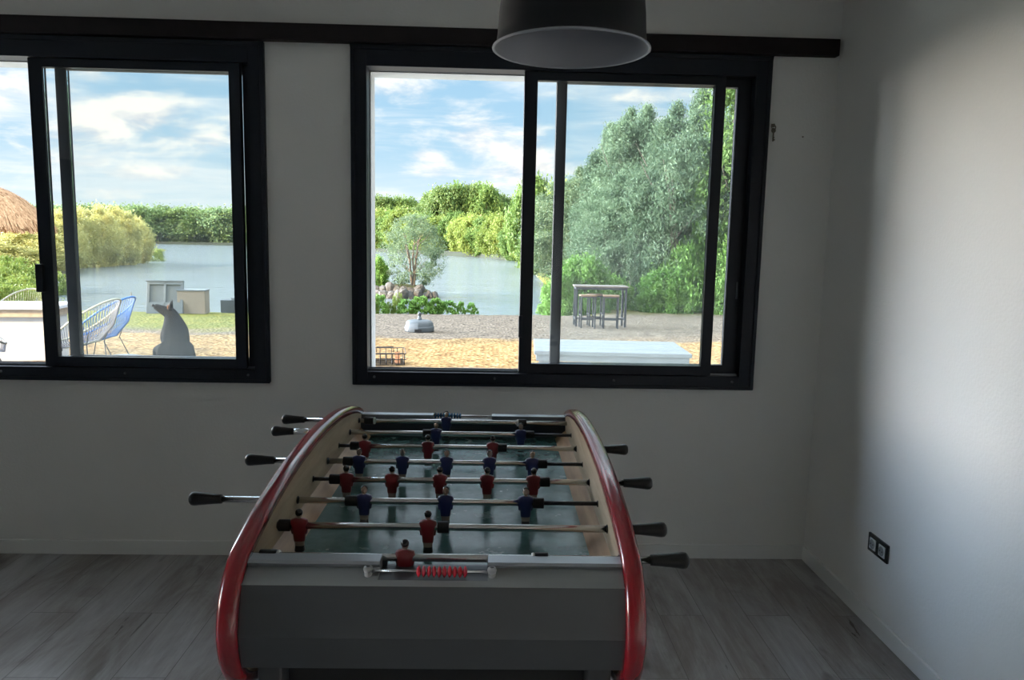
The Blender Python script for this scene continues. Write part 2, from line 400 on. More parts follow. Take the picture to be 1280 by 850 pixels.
M_boot = mat('figure_boot', (.008, .008, .009), .3)
M_sock = mat('figure_legs', (.30, .25, .20), .4)
M_bR = mat('red_bead', (.50, .012, .03), .25, coat=.3)
M_bB = mat('blue_bead', (.02, .12, .26), .25, coat=.3)

TH, CX = -.0094, -.1063
CV = 2.041
tab = thing('foosball_table', 'grey table football game with curved red-edged sides in the middle of the floor', 'football table',
            (CX - CV * math.sin(TH), CV * math.cos(TH), 0), TH)
HW = .365
def smooth_closed(pts, k=6):
    n = len(pts); out = []
    for i in range(n):
        p0, p1, p2, p3 = pts[i - 1], pts[i], pts[(i + 1) % n], pts[(i + 2) % n]
        for j in range(k):
            t = j / k
            out.append(tuple(.5 * ((2 * p1[d]) + (-p0[d] + p2[d]) * t + (2 * p0[d] - 5 * p1[d] + 4 * p2[d] - p3[d]) * t * t + (-p0[d] + 3 * p1[d] - 3 * p2[d] + p3[d]) * t ** 3) for d in (0, 1)))
    return out
near = [(1.75, .585), (1.56, .582), (1.455, .603), (1.378, .648), (1.340, .70), (1.325, .755), (1.333, .805), (1.358, .850), (1.400, .886), (1.475, .910), (1.60, .937), (1.76, .959), (1.92, .969)]
half = [(y - CV, z) for y, z in near]
prof = half + [(0, .972)] + [(-y, z) for y, z in reversed(half)]
prof = smooth_closed(prof, 5)
cz = .78
def offs(pr, d):
    n = len(pr); out = []
    for i in range(n):
        a, b_ = Vector(pr[i - 1]), Vector(pr[(i + 1) % n]); t = (b_ - a).normalized(); nn = Vector((t.y, -t.x))
        c = Vector(pr[i]) - Vector((0, cz))
        if nn.dot(c) < 0: nn = -nn
        out.append((pr[i][0] + nn.x * d, pr[i][1] + nn.y * d))
    return out
inner = offs(prof, -.008)
for sgn in (-1, 1):
    m = MB(); m.prism(inner, sgn * HW, sgn * (HW + .032)); m.build('side_panel', M_ply, tab)
    # rounded red edging: cross-section swept round the outline
    sec = [(-.002, -.014), (-.003, .000), (.000, .006), (.006, .010), (.017, .0115), (.028, .010), (.034, .006), (.037, .000), (.036, -.014)]
    m = MB(); vs = []; rings = [offs(prof, d - .003) for _, d in sec]; ns = len(sec); n = len(prof)
    for (u, d), rg in zip(sec, rings):
        for (y, z) in rg: vs.append((sgn * (HW + u), y, z))
    fs = []
    for i in range(ns):
        j = (i + 1) % ns
        for k in range(n): fs.append((i * n + k, i * n + (k + 1) % n, j * n + (k + 1) % n, j * n + k))
    m.add(vs, fs, 0, True); m.build('red_edging', M_red, tab)
    # sloping wooden strip along the pitch
    m = MB(); ya, yb = 1.44 - CV, 2.63 - CV
    m.add([(sgn * q, y, z) for y in (ya, yb) for q, z in ((.326, .803), (.366, .803), (.366, .836))], [(0, 1, 2), (3, 5, 4), (0, 3, 4, 1), (1, 4, 5, 2), (2, 5, 3, 0)])
    m.build('corner_strip', M_strip, tab)
# pitch
m = MB(); m.box(-HW, HW, 1.44 - CV, 2.63 - CV, .785, .805); m.build('playfield', M_field, tab)
# end panels: faceted, with the notch for the score counter
def end_panel(flip):
    s = -1 if flip else 1
    def Y(y): return s * (y - CV)
    m = MB(); nx0, nx1 = -.109, .101; zn = .8555
    low = [(1.435, zn), (1.372, zn), (1.3600, .850), (1.337, .757), (1.348, .690), (1.40, .684), (1.435, .70)]
    cap = [(1.435, .868), (1.435, zn + .0002), (1.372, zn + .0002), (1.404, .868)]
    pr = lambda l: [(Y(y), z) for y, z in l]
    m.prism(pr(low), -HW, HW)
    p = m.build('end_panel', M_pan, tab)
    for xa, xb in ((-HW, nx0), (nx1, HW)):
        m = MB(); m.prism(pr(cap), xa, xb); m.build('lit_bevel', M_bevlit, p)
    m = MB(); m.prism(pr([(1.3725, .8562), (1.3722, .8550), (1.3598, .8495), (1.3585, .8500)]), -HW, HW); m.build('lit_bevel_lip', M_bevlit, p)
    c2 = [(1.4365, .8805), (1.4365, .868), (1.403, .868), (1.397, .876), (1.402, .8805)]
    for xa, xb in ((-HW, nx0), (nx1, HW)):
        m = MB(); m.prism(pr(c2), xa, xb); m.build('top_cap', M_pant, p)
    return p
pn = end_panel(False); pf = end_panel(True)
for s, yy in ((-1, 1.4365 - CV), (1, CV - 1.4365)):
    m = MB()
    a, b_ = sorted((yy, yy - s * .010))
    m.box(-HW, -.10, a, b_, .805, .868); m.box(.10, HW, a, b_, .805, .868); m.box(-.10, .10, a, b_, .845, .8555)
    m.build('inner_end_board', M_navy, tab)
    m = MB(); a, b_ = sorted((yy, yy + s * .001)); m.box(-.10, .10, a + s * .03, b_ + s * .03, .70, .845); m.build('goal_box', M_black, tab)
# score counters
for s, mb, z0 in ((-1, M_bR, 0), (1, M_bB, 0)):
    yy = s * (CV - 1.386)
    pts = (-.129, .109) if s < 0 else (-.108, .116)
    m = MB()
    m.tube([(pts[0], yy, .868), (pts[1], yy, .868)], .0032, 8)
    cnt = m.build('score_counter', M_rod, tab)
    for q in pts:
        m = MB(); m.tube([(q, yy, .846), (q, yy, .872)], .0075, 14); 
        m.lathe([(.0040, .0135), (.0080, .0125), (.0092, .008), (.0080, .0035), (.0030, .0025)], 14, M=Matrix.Translation((q, yy, .864)))
        m.build('post', M_post, cnt)
    x0 = -.032 if s < 0 else -.104
    for k in range(10):
        m = MB(); xx = x0 + k * .0099
        m.lathe([(.0028, -.0044), (.0060, -.0040), (.0114, -.0006), (.0114, .0006), (.0060, .0040), (.0028, .0044)], 14, M=Matrix.Translation((xx, yy, .868)), axis='x')
        m.build('counter_bead', mb, cnt)
# under-structure
m = MB(); m.box(-.312, .312, 1.45 - CV, 2.63 - CV, .45, .70); m.build('ball_box', M_black, tab)
for sx in (-1, 1):
    for sy in (-1, 1):
        m = MB(); y0 = sy * (CV - 1.40); y1 = sy * (CV - 1.49); a, b_ = sorted((y0, y1))
        m.box(*(sorted((sx * .302, sx * .350))), a, b_, 0.012, .70)
        lg = m.build('leg', M_pan, tab, bevel=.004)
        m = MB(); m.lathe([(0, 0), (.024, 0), (.024, .012), (0, .012)], 16, M=Matrix.Translation((sx * .326, (a + b_) / 2, 0))); m.build('foot', M_rub, lg)

ZR = .8712
def figure_bm(kind):
    s = -1 if kind == 'blue' else 1     # facing
    m = MB()
    z = ZR * 0
    secs = [(0, 0, -.0580, .0108, .0085), (0, s * .002, -.0560, .0112, .0105), (0, s * .001, -.0480, .0100, .0080), (0, 0, -.0450, .0100, .0068), (0, 0, -.0370, .0104, .0066), (0, 0, -.0340, .0122, .0080),
            (0, 0, -.0180, .0136, .0092), (0, 0, -.0060, .0165, .0110), (0, 0, .0060, .0188, .0112), (0, 0, .0125, .0186, .0085), (0, 0, .0160, .0120, .0065), (0, 0, .0175, .0045, .0045), (0, 0, .0205, .0040, .0040)]
    mats = [3, 3, 3, 2, 2, 0, 0, 0, 0, 0, 0, 1]
    m.loft(secs, 16, 3.2, True, mats)
    # arms pressed against the body
    for q in (-1, 1):
        m.loft([(q * .0145, 0, -.018, .0028, .0048), (q * .0160, 0, -.006, .0032, .0062), (q * .0162, 0, .010, .0032, .0056), (q * .0150, 0, .0145, .002, .003)], 8, 2.2, True, [0, 0, 0])
    m.ball((0, 0, .0275), .0083, 14, 10, 1, (.92, 1.0, 1.18))
    # hair cap, fuller on the back of the head, and nose
    m.ball((0, -s * .0022, .0302), .0086, 14, 10, 4, (.96, .92, 1.0))
    m.ball((0, s * .0086, .0262), .0016, 6, 4, 1)
    return m
FIG = {}
def figure(kind, x, rod):
    if kind not in FIG:
        sh = M_shR if kind == 'red' else M_shB
        o = figure_bm(kind).build('player_figure', [sh, M_skin, M_sock, M_boot, M_hair], rod, fixn=True)
        FIG[kind] = o
    else:
        o = FIG[kind].copy(); COL.objects.link(o); o.parent = rod
    o.location = (x, 0, 0)
    o['label'] = kind + ' painted player figure'
    return o
def rod(i, kind, xs, bump, handle, side):
    v = 1.4424 + .1637 * i - CV
    xh = handle[0] if side > 0 else handle[1]
    bs = sorted(bump)
    # outer chromed tube from the handle to just past the far bumper, thin inner rod beyond
    far = (bs[0][0] + .004) if side > 0 else (bs[-1][1] - .004)
    if i in (0, 7): far = -side * HW
    m = MB(); m.tube([(far, 0, 0), (xh, 0, 0)], .0078, 16)
    r = m.build('rod', M_rod, tab, loc=(0, v, ZR))
    if i not in (0, 7):
        m = MB(); m.tube([(far, 0, 0), (-side * (HW + .004), 0, 0)], .0052, 12); m.build('inner_rod', M_rodd, r)
        m = MB(); m.lathe([(.0052, 0), (.0085, 0), (.0078, .002), (.0052, .002)], 16, M=Matrix.Translation((-side * HW, 0, 0)) @ Matrix.Diagonal((side, 1, 1, 1)), axis='x'); m.build('rod_socket', M_rodd, r)
    for q in (-1, 1):
        m = MB(); m.lathe([(.0080, 0), (.0100, 0), (.0100, .0012), (.0080, .0012)], 18, M=Matrix.Translation((side * HW - side * .002, 0, 0)), axis='x') if q == 1 else None
        if q == 1: m.build('bearing', M_rub, r)
    for a, b_ in bs:
        m = MB(); m.lathe([(.008, a), (.0122, a), (.0132, a + .002), (.0132, b_ - .002), (.0122, b_), (.008, b_)], 18, axis='x'); m.build('bumper', M_rub, r)
        if i in (0, 7):
            e = b_ if a < 0 else a - .006
            m = MB(); m.lathe([(.008, e), (.0112, e), (.0125, e + .003), (.0112, e + .006), (.008, e + .006)], 18, axis='x'); m.build('washer', M_white, r)
    for x in xs: figure(kind, x, r)
    a, b_ = handle; L = b_ - a
    if side > 0: P = [(0, 0), (.0105, 0), (.0112, .003), (.0120, .02), (.0150, .055), (.0168, .072), (.0160, .080), (.0110, .0855), (0, .0865)]
    else: P = [(0, 0), (.0105, 0), (.0112, .003), (.0120, .02), (.0150, .055), (.0168, .072), (.0160, .080), (.0110, .0855), (0, .0865)]
    k = L / .0865
    m = MB(); m.lathe([(rr, (a + h * k) if side > 0 else (b_ - h * k)) for rr, h in P], 20, axis='x'); m.build('handle', M_hand, r)
    if i == 6:
        m = MB(); m.lathe([(.0078, b_), (.0105, b_ + .001), (.0105, b_ + .045), (.0078, b_ + .047)], 18, axis='x'); m.build('metal_sleeve', M_rod, r)
rod(0, 'red', [-.065], [(-.353, -.319), (.194, .221)], (.427, .505), 1)
rod(1, 'red', [-.317, -.034], [(-.362, -.336), (-.013, .012)], (.418, .497), 1)
rod(2, 'blue', [-.203, -.006, .189], [(-.248, -.218), (.206, .233)], (-.622, -.544), -1)
rod(3, 'red', [-.278, -.158, -.032, .093, .216], [(-.322, -.294), (.233, .259)], (.455, .532), 1)
rod(4, 'blue', [-.274, -.151, -.025, .098, .220], [(-.319, -.291), (.237, .263)], (-.595, -.514), -1)
rod(5, 'red', [-.286, -.093, .106], [(-.330, -.303), (.123, .150)], (.448, .524), 1)
rod(6, 'blue', [-.081, .198], [(-.124, -.097), (.215, .242)], (-.617, -.545), -1)
rod(7, 'blue', [-.058], [(-.343, -.312), (.195, .223)], (-.629, -.551), -1)
FIG.clear()

# ------------------------------------------------------------------ pendant lamp
M_shade = mat('black_shade_enamel', (.004, .005, .008), .5, spec=.25)
M_lin = mat('pale_shade_lining', (.26, .27, .30), .5)
LX, LY, LZ = .191, 1.90, 1.966
lamp = thing('pendant_lamp', 'black dome pendant lamp with pale lining hanging above the table football', 'lamp', (LX, LY, LZ))
outer = [(.187, .004), (.182, .010), (.179, .03), (.176, .08), (.171, .125), (.160, .165), (.138, .205), (.105, .235), (.068, .255), (.035, .265), (.030, .268), (.030, .31), (.0, .315)]
inn = [(.187, .004), (.191, .000), (.188, -.003), (.184, -.001)]
m = MB(); m.lathe(outer, 64); m.build('lamp_shade', M_shade, lamp)
m = MB(); m.lathe([(.187, .004), (.191, .002), (.192, -.001), (.189, -.0035), (.185, -.001)], 64); m.build('shade_rim', M_lin, lamp)
m = MB(); m.lathe([(.185, -.001), (.178, .012), (.173, .08), (.168, .122), (.157, .162), (.135, .201), (.103, .231), (.066, .250), (.0, .256)], 64); m.build('shade_lining', M_lin, lamp)
m = MB(); m.lathe([(.0, .135), (.018, .138), (.029, .155), (.030, .172), (.022, .195), (.014, .21), (.0135, .25)], 24); m.build('bulb', mat('opal_bulb', (.5, .5, .48), .3), lamp)
m = MB(); m.tube([(0, 0, .31), (0, 0, ZC - LZ)], .0035, 10); m.build('cord', M_rub, lamp)
m = MB(); m.lathe([(.0, ZC - LZ - .03), (.03, ZC - LZ - .03), (.05, ZC - LZ - .01), (.05, ZC - LZ)], 32); m.build('ceiling_rose', M_shade, lamp)

# ------------------------------------------------------------------ wall socket
M_sockf = mat('black_socket_frame', (.008, .012, .014), .25)
M_sockm = mat('grey_white_socket', (.58, .60, .60), .35)
M_sockr = mat('socket_well', (.22, .23, .24), .4)
so_ = thing('wall_socket', 'double power socket in a black frame low on the right wall', 'power socket', (XR, 2.791, .338))
m = MB(); m.box(-.010, 0, -.074, .074, -.037, .037); m.build('socket_frame', M_sockf, so_, bevel=.003)
for q in (-.0365, .0335):
    m = MB(); m.box(-.0135, -.008, q - .0225, q + .0225, -.0225, .0225); s = m.build('socket_insert', M_sockm, so_, bevel=.002)
    m = MB(); R_ = Matrix.Translation((-.0137, q, 0)) @ Matrix.Rotation(-PI / 2, 4, 'Y')
    m.lathe([(0, .0008), (.0165, .0008), (.0185, .0016), (.0190, 0)], 24, M=R_); 
    m.build('socket_well', M_sockr, s)
    m = MB()
    for dy_ in (-.0085, .0085): m.lathe([(0, .0022), (.0026, .0022), (.0026, 0)], 10, M=R_ @ Matrix.Translation((0, dy_, 0)))
    m.build('pin_hole', M_black, s)

# ------------------------------------------------------------------ hook with small key by the window
M_brass = mat('dull_key_metal', (.16, .14, .11), .4, metal=.7)
k = thing('hanging_key', 'small dull metal key hanging on a hook right of the right window', 'key', (1.272, D, 2.045))
m = MB(); m.box(-.008, .008, -.004, 0, -.006, .008); m.tube([(0, -.004, 0), (0, -.012, 0), (0, -.015, .003), (0, -.015, .008)], .0016, 8); m.build('hook', M_brass, k)
m = MB(); m.tube([(.009 * math.cos(a) + 0, -.013, -.009 + .010 * math.sin(a)) for a in np.linspace(0, 2 * PI, 16, endpoint=False)], .0022, 6, closed=True); 
m.ball((0, -.012, -.022), .011, 12, 8, 0, (1, .25, 1)); m.box(-.003, .003, -.0135, -.0105, -.070, -.03); m.box(.003, .008, -.0135, -.0105, -.066, -.060); m.box(.003, .006, -.0135, -.0105, -.056, -.050)
m.build('key', M_brass, k)
k = MB(); k.lathe([(0, .004), (.0035, .003), (.0035, 0)], 8, M=Matrix.Translation((1.412, D, 2.0)) @ Matrix.Rotation(PI / 2, 4, 'X'))
tag(k.build('nail', M_brass), 'tiny nail in the white wall between the hanging key and the corner', 'nail')

# ================================================================== OUTSIDE
def gz(y):
    return -.15 if y < 9 else -.15 - .039 * (y - 9)
def sstep(a, b_, v):
    t = np.clip((v - a) / (b_ - a), 0, 1); return t * t * (3 - 2 * t)
def land(x, y):
    # signed distance-like: >0 land
    near = (23.0 + .12 * np.clip(x, -12, 3)) - y            # bank in front of the house
    right = x - (3.0 + .02 * (y - 22)) - np.where(y > 60, 0, 0)
    left = np.where(y < 53, -.585 * y - 1.0 - x + 0 * y, np.where(y < 66, -29.5 - (y - 53) * .15 - x, -31.5 - (y - 66) * .36 - x))
    return np.maximum(np.maximum(near, right), left)
def ground_mesh():
    xs = np.unique(np.concatenate([np.linspace(-120, -30, 31), np.linspace(-30, 16, 116), np.linspace(16, 70, 19)]))
    ys = np.unique(np.concatenate([np.linspace(-30, 3, 12), np.linspace(3, 27, 81), np.linspace(27, 130, 70)]))
    X, Y = np.meshgrid(xs, ys, indexing='ij'); d = land(X, Y)
    zg = np.where(Y < 9, -.15, np.maximum(-.15 - .039 * (Y - 9), -.78))
    rs = np.random.RandomState(3); zg = zg + rs.uniform(-.012, .012, X.shape) * (Y > 5)
    Z = np.where(d > .4, zg, zg + (-1.7 - zg) * sstep(.4, -1.1, d))
    inside = (X > XL - .15) & (X < XR + .15) & (Y < D + .1) & (Y > YB - .1)
    Z = np.where(inside, -.2, Z)
    nx, ny = X.shape; V = np.stack([X, Y, Z], -1).reshape(-1, 3)
    i, j = np.meshgrid(np.arange(nx - 1), np.arange(ny - 1), indexing='ij'); a = (i * ny + j).ravel()
    F = np.stack([a, a + ny, a + ny + 1, a + 1], -1)
    return V, F
def np_mesh(name, V, F, mats, parent=None, smooth=False):
    me = bpy.data.meshes.new(name); V = np.asarray(V, np.float32); F = np.asarray(F, np.int32); k = F.shape[1]
    me.vertices.add(len(V)); me.vertices.foreach_set('co', V.ravel())
    me.loops.add(F.size); me.loops.foreach_set('vertex_index', F.ravel())
    me.polygons.add(len(F)); me.polygons.foreach_set('loop_start', np.arange(0, F.size, k, dtype=np.int32)); 
    me.polygons.foreach_set('use_smooth', np.full(len(F), smooth))
    me.update(calc_edges=True); me.validate()
    for m_ in (mats if isinstance(mats, list) else [mats]): me.materials.append(m_)
    o = bpy.data.objects.new(name, me); COL.objects.link(o)
    if parent: o.parent = parent
    return o
def f_ground(N, b, tc):
    sep = N.new('ShaderNodeSeparateXYZ'); N.put(sep.inputs[0], tc); x, y, z = sep.outputs
    vo = N.new('ShaderNodeTexVoronoi'); N.put(vo.inputs['Vector'], tc); vo.inputs['Scale'].default_value = 14
    sc1 = N.new('ShaderNodeSeparateColor'); N.l.new(vo.outputs['Color'], sc1.inputs[0])
    st = N.noise(N.mapping(tc, scale=(1, .5, 1)), 10, 5, .75)
    g = N.ramp(sc1.outputs[0], [(0, (.038, .030, .023)), (.5, (.105, .084, .062)), (1, (.215, .172, .125))])
    g = N.mix(N.mr(st, .35, .65, 0, .6), g, (.16, .128, .095))
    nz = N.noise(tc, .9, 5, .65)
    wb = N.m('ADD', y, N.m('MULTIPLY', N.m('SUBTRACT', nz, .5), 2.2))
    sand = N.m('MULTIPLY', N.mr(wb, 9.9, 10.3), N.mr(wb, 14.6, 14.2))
    sun_bandc = N.ramp(sc1.outputs[0], [(0, (.12, .068, .024)), (.5, (.215, .132, .050)), (1, (.37, .25, .11))])
    g = N.mix(N.m('MULTIPLY', sand, .85), g, sun_bandc)  # warm tint paints the sunlit strip into the gravel colour
    gr = N.ramp(N.noise(N.mapping(tc, scale=(1, .35, 1)), 7, 5, .75), [(.3, (.05, .065, .012)), (.5, (.11, .115, .022)), (.7, (.20, .17, .045))])
    # lawn strip by the lake, left of the gravel
    wob = N.m('MULTIPLY', N.m('SUBTRACT', nz, .5), 3.0)
    mx = N.mr(N.m('ADD', x, wob), -3.2, -4.2)
    my = N.mr(N.m('ADD', N.m('ADD', y, wob), N.m('MULTIPLY', x, .05)), 14.6, 15.8)
    far = N.mr(N.m('ADD', y, wob), 25.2, 26.2)
    lawn = N.m('MAXIMUM', N.m('MULTIPLY', mx, my), far)
    bank = N.mr(z, -.72, -.80)
    lawn = N.m('MAXIMUM', lawn, N.m('MULTIPLY', bank, .8))
    c = N.mix(lawn, g, gr)
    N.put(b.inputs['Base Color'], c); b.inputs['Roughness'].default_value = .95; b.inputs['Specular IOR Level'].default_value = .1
    bn = N.new('ShaderNodeBump'); bn.inputs['Strength'].default_value = .9; bn.inputs['Distance'].default_value = .03
    N.put(bn.inputs['Height'], N.m('ADD', vo.outputs['Distance'], N.noise(tc, 6, 4, .6))); N.l.new(bn.outputs[0], b.inputs['Normal'])
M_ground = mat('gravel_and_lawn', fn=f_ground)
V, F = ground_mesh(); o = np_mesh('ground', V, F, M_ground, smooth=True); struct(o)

struct(B(-14, 4.5, D + WT + .01, 8.3, -.6, -.135).build('terrace', mat('pale_bounce_slab', (.62, .58, .50), .8, var=.08, bump=.1)))  # unseen pale slab added to bounce daylight up into the room
def f_water(N, b, tc):
    b.inputs['Base Color'].default_value = (.13, .16, .18, 1); b.inputs['Roughness'].default_value = .10; b.inputs['Specular IOR Level'].default_value = .5
    n1 = N.noise(N.mapping(tc, scale=(.5, 1.6, 1)), 1.6, 5, .65, .3); n2 = N.noise(N.mapping(tc, rot=(0, 0, .25), scale=(.12, .5, 1)), .9, 3, .5)
    bn = N.new('ShaderNodeBump'); bn.inputs['Strength'].default_value = .9; bn.inputs['Distance'].default_value = .20
    N.put(bn.inputs['Height'], N.m('ADD', n1, N.m('MULTIPLY', n2, .9))); N.l.new(bn.outputs[0], b.inputs['Normal'])
M_water = mat('lake_water', fn=f_water)
o = np_mesh('lake_water', [(-420, 18, -1.0), (120, 18, -1.0), (120, 420, -1.0), (-420, 420, -1.0)], [(0, 1, 2, 3)], M_water)
tag(o, 'rippled blue grey lake stretching behind the gravel shore', 'lake')

# far banks
M_bank = mat('shade_dark_bank_soil', (.010, .016, .005), .95, var=.4, vscale=.3)  # soil darkened so its colour carries the shade below the bank trees
def bank(pts, depth, zt):
    # pts: waterline (x, y) from left to right; low earth bank rising away from the water
    m = MB(); n = len(pts); rows = []
    for dy_, z in ((0, -1.15), (1.2, zt * .4 - .6), (depth, zt)):
        rows += [(x, y + dy_, z) for x, y in pts]
    m.add(rows, [(r * n + i, r * n + i + 1, (r + 1) * n + i + 1, (r + 1) * n + i) for r in range(2) for i in range(n - 1)])
    struct(m.build('ground', M_bank))
bank([(-300, 225), (-150, 222), (-81, 214), (-60, 210), (-45, 190), (-25, 161), (-12, 135), (-1.4, 119), (4, 100), (9, 82)], 60, .6)

# ---------------- foliage
def leaf_mat(name, c1, c2, trans=.35):
    def fn(N, b, tc):
        oi = N.new('ShaderNodeObjectInfo')
        n = N.noise(tc, 1.3, 3, .6); n2 = N.noise(tc, 9, 2, .6)
        f = N.m('ADD', N.m('MULTIPLY', n, .7), N.m('ADD', N.m('MULTIPLY', n2, .4), N.m('MULTIPLY', oi.outputs['Random'], .22)))
        c = N.mix(N.mr(f, .40, .88), c1, c2)
        b.inputs['Roughness'].default_value = .6; b.inputs['Specular IOR Level'].default_value = .2
        N.put(b.inputs['Base Color'], c)
        tr = N.new('ShaderNodeBsdfTranslucent'); N.put(tr.inputs[0], c)
        mx = N.new('ShaderNodeMixShader'); mx.inputs[0].default_value = trans
        out = [q for q in N.n if q.type == 'OUTPUT_MATERIAL'][0]
        N.l.new(b.outputs[0], mx.inputs[1]); N.l.new(tr.outputs[0], mx.inputs[2]); N.l.new(mx.outputs[0], out.inputs[0])
    return mat(name, fn=fn)
L_sage = leaf_mat('grey_green_leaves', (.055, .094, .050), (.185, .255, .145))
L_willow = leaf_mat('willow_leaves', (.24, .24, .07), (.60, .56, .22))
L_green = leaf_mat('green_leaves', (.060, .120, .030), (.17, .26, .07))
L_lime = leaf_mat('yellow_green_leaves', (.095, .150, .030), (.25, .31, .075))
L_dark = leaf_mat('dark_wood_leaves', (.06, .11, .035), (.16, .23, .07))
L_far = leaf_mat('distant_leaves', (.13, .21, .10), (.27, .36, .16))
M_bark = mat('bark', (.16, .13, .10), .9, var=.3, vscale=15, bump=.5, bscale=30)

def crown_points(rs, n, r, z0, z1, shape, clump, ncl):
    # clump centres inside a crown outline, leaves gathered round each
    t = rs.beta(1.2, 1.2, ncl) if shape != 'bush' else rs.beta(1.1, 1.5, ncl)
    if shape == 'tall': prof_ = np.sin(np.clip(t * .92 + .06, 0, 1) * PI) ** .6 * (1 - .45 * t)
    elif shape == 'bush': prof_ = np.sqrt(np.clip(1 - (t * .98) ** 2, 0, 1))
    else: prof_ = np.sin(np.clip(t * .9 + .08, 0, 1) * PI) ** .5
    a = rs.uniform(0, 2 * PI, ncl); q = rs.uniform(.35, 1, ncl) ** .6 * r * prof_
    C = np.stack([q * np.cos(a), q * np.sin(a), z0 + t * (z1 - z0)], -1)
    k = rs.randint(0, ncl, n)
    P = C[k] + rs.normal(0, 1, (n, 3)) * clump * rs.uniform(.55, 1.1, (ncl, 1))[k] * np.array([1, 1, .9])
    return P
def foliage(name, seed, n, r, z0, z1, leaf, material, shape='round', clump=.3, ncl=70, droop=0.0, aspect=2.2, parent=None):
    rs = np.random.RandomState(seed)
    P = crown_points(rs, n, r, z0, z1, shape, clump, ncl)
    if shape == 'bush': P[:, 2] = np.maximum(P[:, 2], z0)
    d = rs.normal(0, 1, (n, 3)); d[:, 2] -= droop * 1.5; d /= np.linalg.norm(d, axis=1, keepdims=True)
    q = np.cross(d, rs.normal(0, 1, (n, 3))); q /= np.linalg.norm(q, axis=1, keepdims=True)
    s = leaf * rs.uniform(.6, 1.3, (n, 1)); L_ = d * s; Q = q * s / aspect
    V = np.stack([P - L_, P - Q * 1.0, P + L_, P + Q * 1.0], 1).reshape(-1, 3)
    F = np.arange(4 * n).reshape(n, 4)
    return np_mesh(name, V, F, material, parent)
def trunk(parent, h, r, seed, stems=1, top=None, spread=.25):
    rnd = random.Random(seed); m = MB()
    for s in range(stems):
        a = rnd.uniform(0, 2 * PI); sp = spread * (0 if stems == 1 else rnd.uniform(.5, 1)) * h
        pts = [(0 + math.cos(a) * sp * t ** 1.3 + rnd.uniform(-.02, .02) * h, math.sin(a) * sp * t ** 1.3 + rnd.uniform(-.02, .02) * h, t * h) for t in (0, .25, .5, .75, 1)]
        m.tube(pts, [r, r * .85, r * .65, r * .4, r * .12], 7)
        for b_ in range(4):
            t = .35 + .14 * b_; i = int(t * 4); p = Vector(pts[i]); aa = rnd.uniform(0, 2 * PI); L_ = h * .28
            m.tube([p, p + Vector((math.cos(aa) * L_ * .5, math.sin(aa) * L_ * .5, L_ * .45)), p + Vector((math.cos(aa) * L_ * .8, math.sin(aa) * L_ * .8, L_))], [r * .35, r * .22, r * .05], 5)
    return m.build('trunk', M_bark, parent, fixn=False)
PROTO = {}
def proto(key, fol, tr):
    # both parts at unit placement; tree objects copy them
    PROTO[key] = (fol, tr)
def tree(key, x, y, z, s, sz, rz, name, label, cat, group=None):
    fol, tr = PROTO[key]
    r = thing(name, label, cat, (x, y, z), rz, group); r.scale = (s, s, sz)
    for part, nm in ((fol, 'foliage'), (tr, 'trunk')):
        if part is None: continue
        if part.get('used'):
            c = part.copy(); COL.objects.link(c); c['used'] = 1
        else: c = part; part['used'] = 1
        c.parent = r; c.name = nm
    return r
# unit trees: about 1 m radius where not said otherwise; scaled in place
proto('sage', foliage('foliage', 1, 42000, 1.0, .25, 4.0, .042, L_sage, 'tall', .11, 330, .6, 3.2), trunk(None, 3.4, .07, 1))
proto('sage_b', foliage('foliage', 2, 42000, 1.15, .1, 3.4, .042, L_sage, 'round', .12, 330, .8, 3.4), trunk(None, 2.9, .08, 2, 2, spread=.12))
proto('wisp', foliage('foliage', 3, 6000, .85, .8, 4.0, .05, L_green, 'tall', .16, 70, .3, 2.4), trunk(None, 3.7, .05, 3))
L_shrub = leaf_mat('fresh_green_leaves', (.080, .170, .035), (.24, .40, .09))
proto('green', foliage('foliage', 4, 22000, 1.0, .0, 1.0, .040, L_shrub, 'bush', .11, 120, .1, 1.9), trunk(None, .8, .025, 4, 5, spread=.5))
proto('bank_willow', foliage('foliage', 5, 26000, 1.0, .0, 1.5, .040, L_willow, 'round', .10, 200, -.2, 2.8), trunk(None, 1.2, .05, 5, 3, spread=.2))
proto('lime', foliage('foliage', 6, 16000, 1.0, .0, 1.7, .050, L_lime, 'round', .14, 90, .1, 1.8), trunk(None, 1.3, .06, 6))
proto('lime_b', foliage('foliage', 16, 16000, 1.0, .0, 1.9, .050, L_green, 'round', .14, 90, .1, 1.8), trunk(None, 1.4, .06, 16))
proto('dark', foliage('foliage', 7, 15000, 1.0, .0, 2.2, .055, L_dark, 'round', .15, 100, .1, 1.8), trunk(None, 1.7, .06, 7))
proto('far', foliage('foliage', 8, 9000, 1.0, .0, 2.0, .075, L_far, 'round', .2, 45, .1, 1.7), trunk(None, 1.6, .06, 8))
proto('far_b', foliage('foliage', 9, 9000, 1.0, .0, 2.3, .075, L_dark, 'tall', .2, 45, .1, 1.7), trunk(None, 1.8, .06, 9))
proto('reed', foliage('foliage', 10, 5000, 1.0, .0, 1.0, .06, L_lime, 'bush', .10, 60, -1.2, 4.0), trunk(None, .7, .012, 10, 5, spread=.4))
proto('weed', foliage('foliage', 11, 1500, 1.0, .0, 1.3, .12, L_shrub, 'bush', .12, 30, -.4, 2.0), trunk(None, .9, .015, 11, 6, spread=.5))
proto('spire', foliage('foliage', 22, 26000, .95, .6, 4.1, .040, L_sage, 'tall', .10, 260, -.3, 3.0), trunk(None, 3.7, .05, 22))
proto('islet', foliage('foliage', 21, 13000, 1.25, .15, 2.9, .045, L_sage, 'round', .13, 120, -.2, 3.0), trunk(None, 2.3, .05, 21, 5, spread=.22))
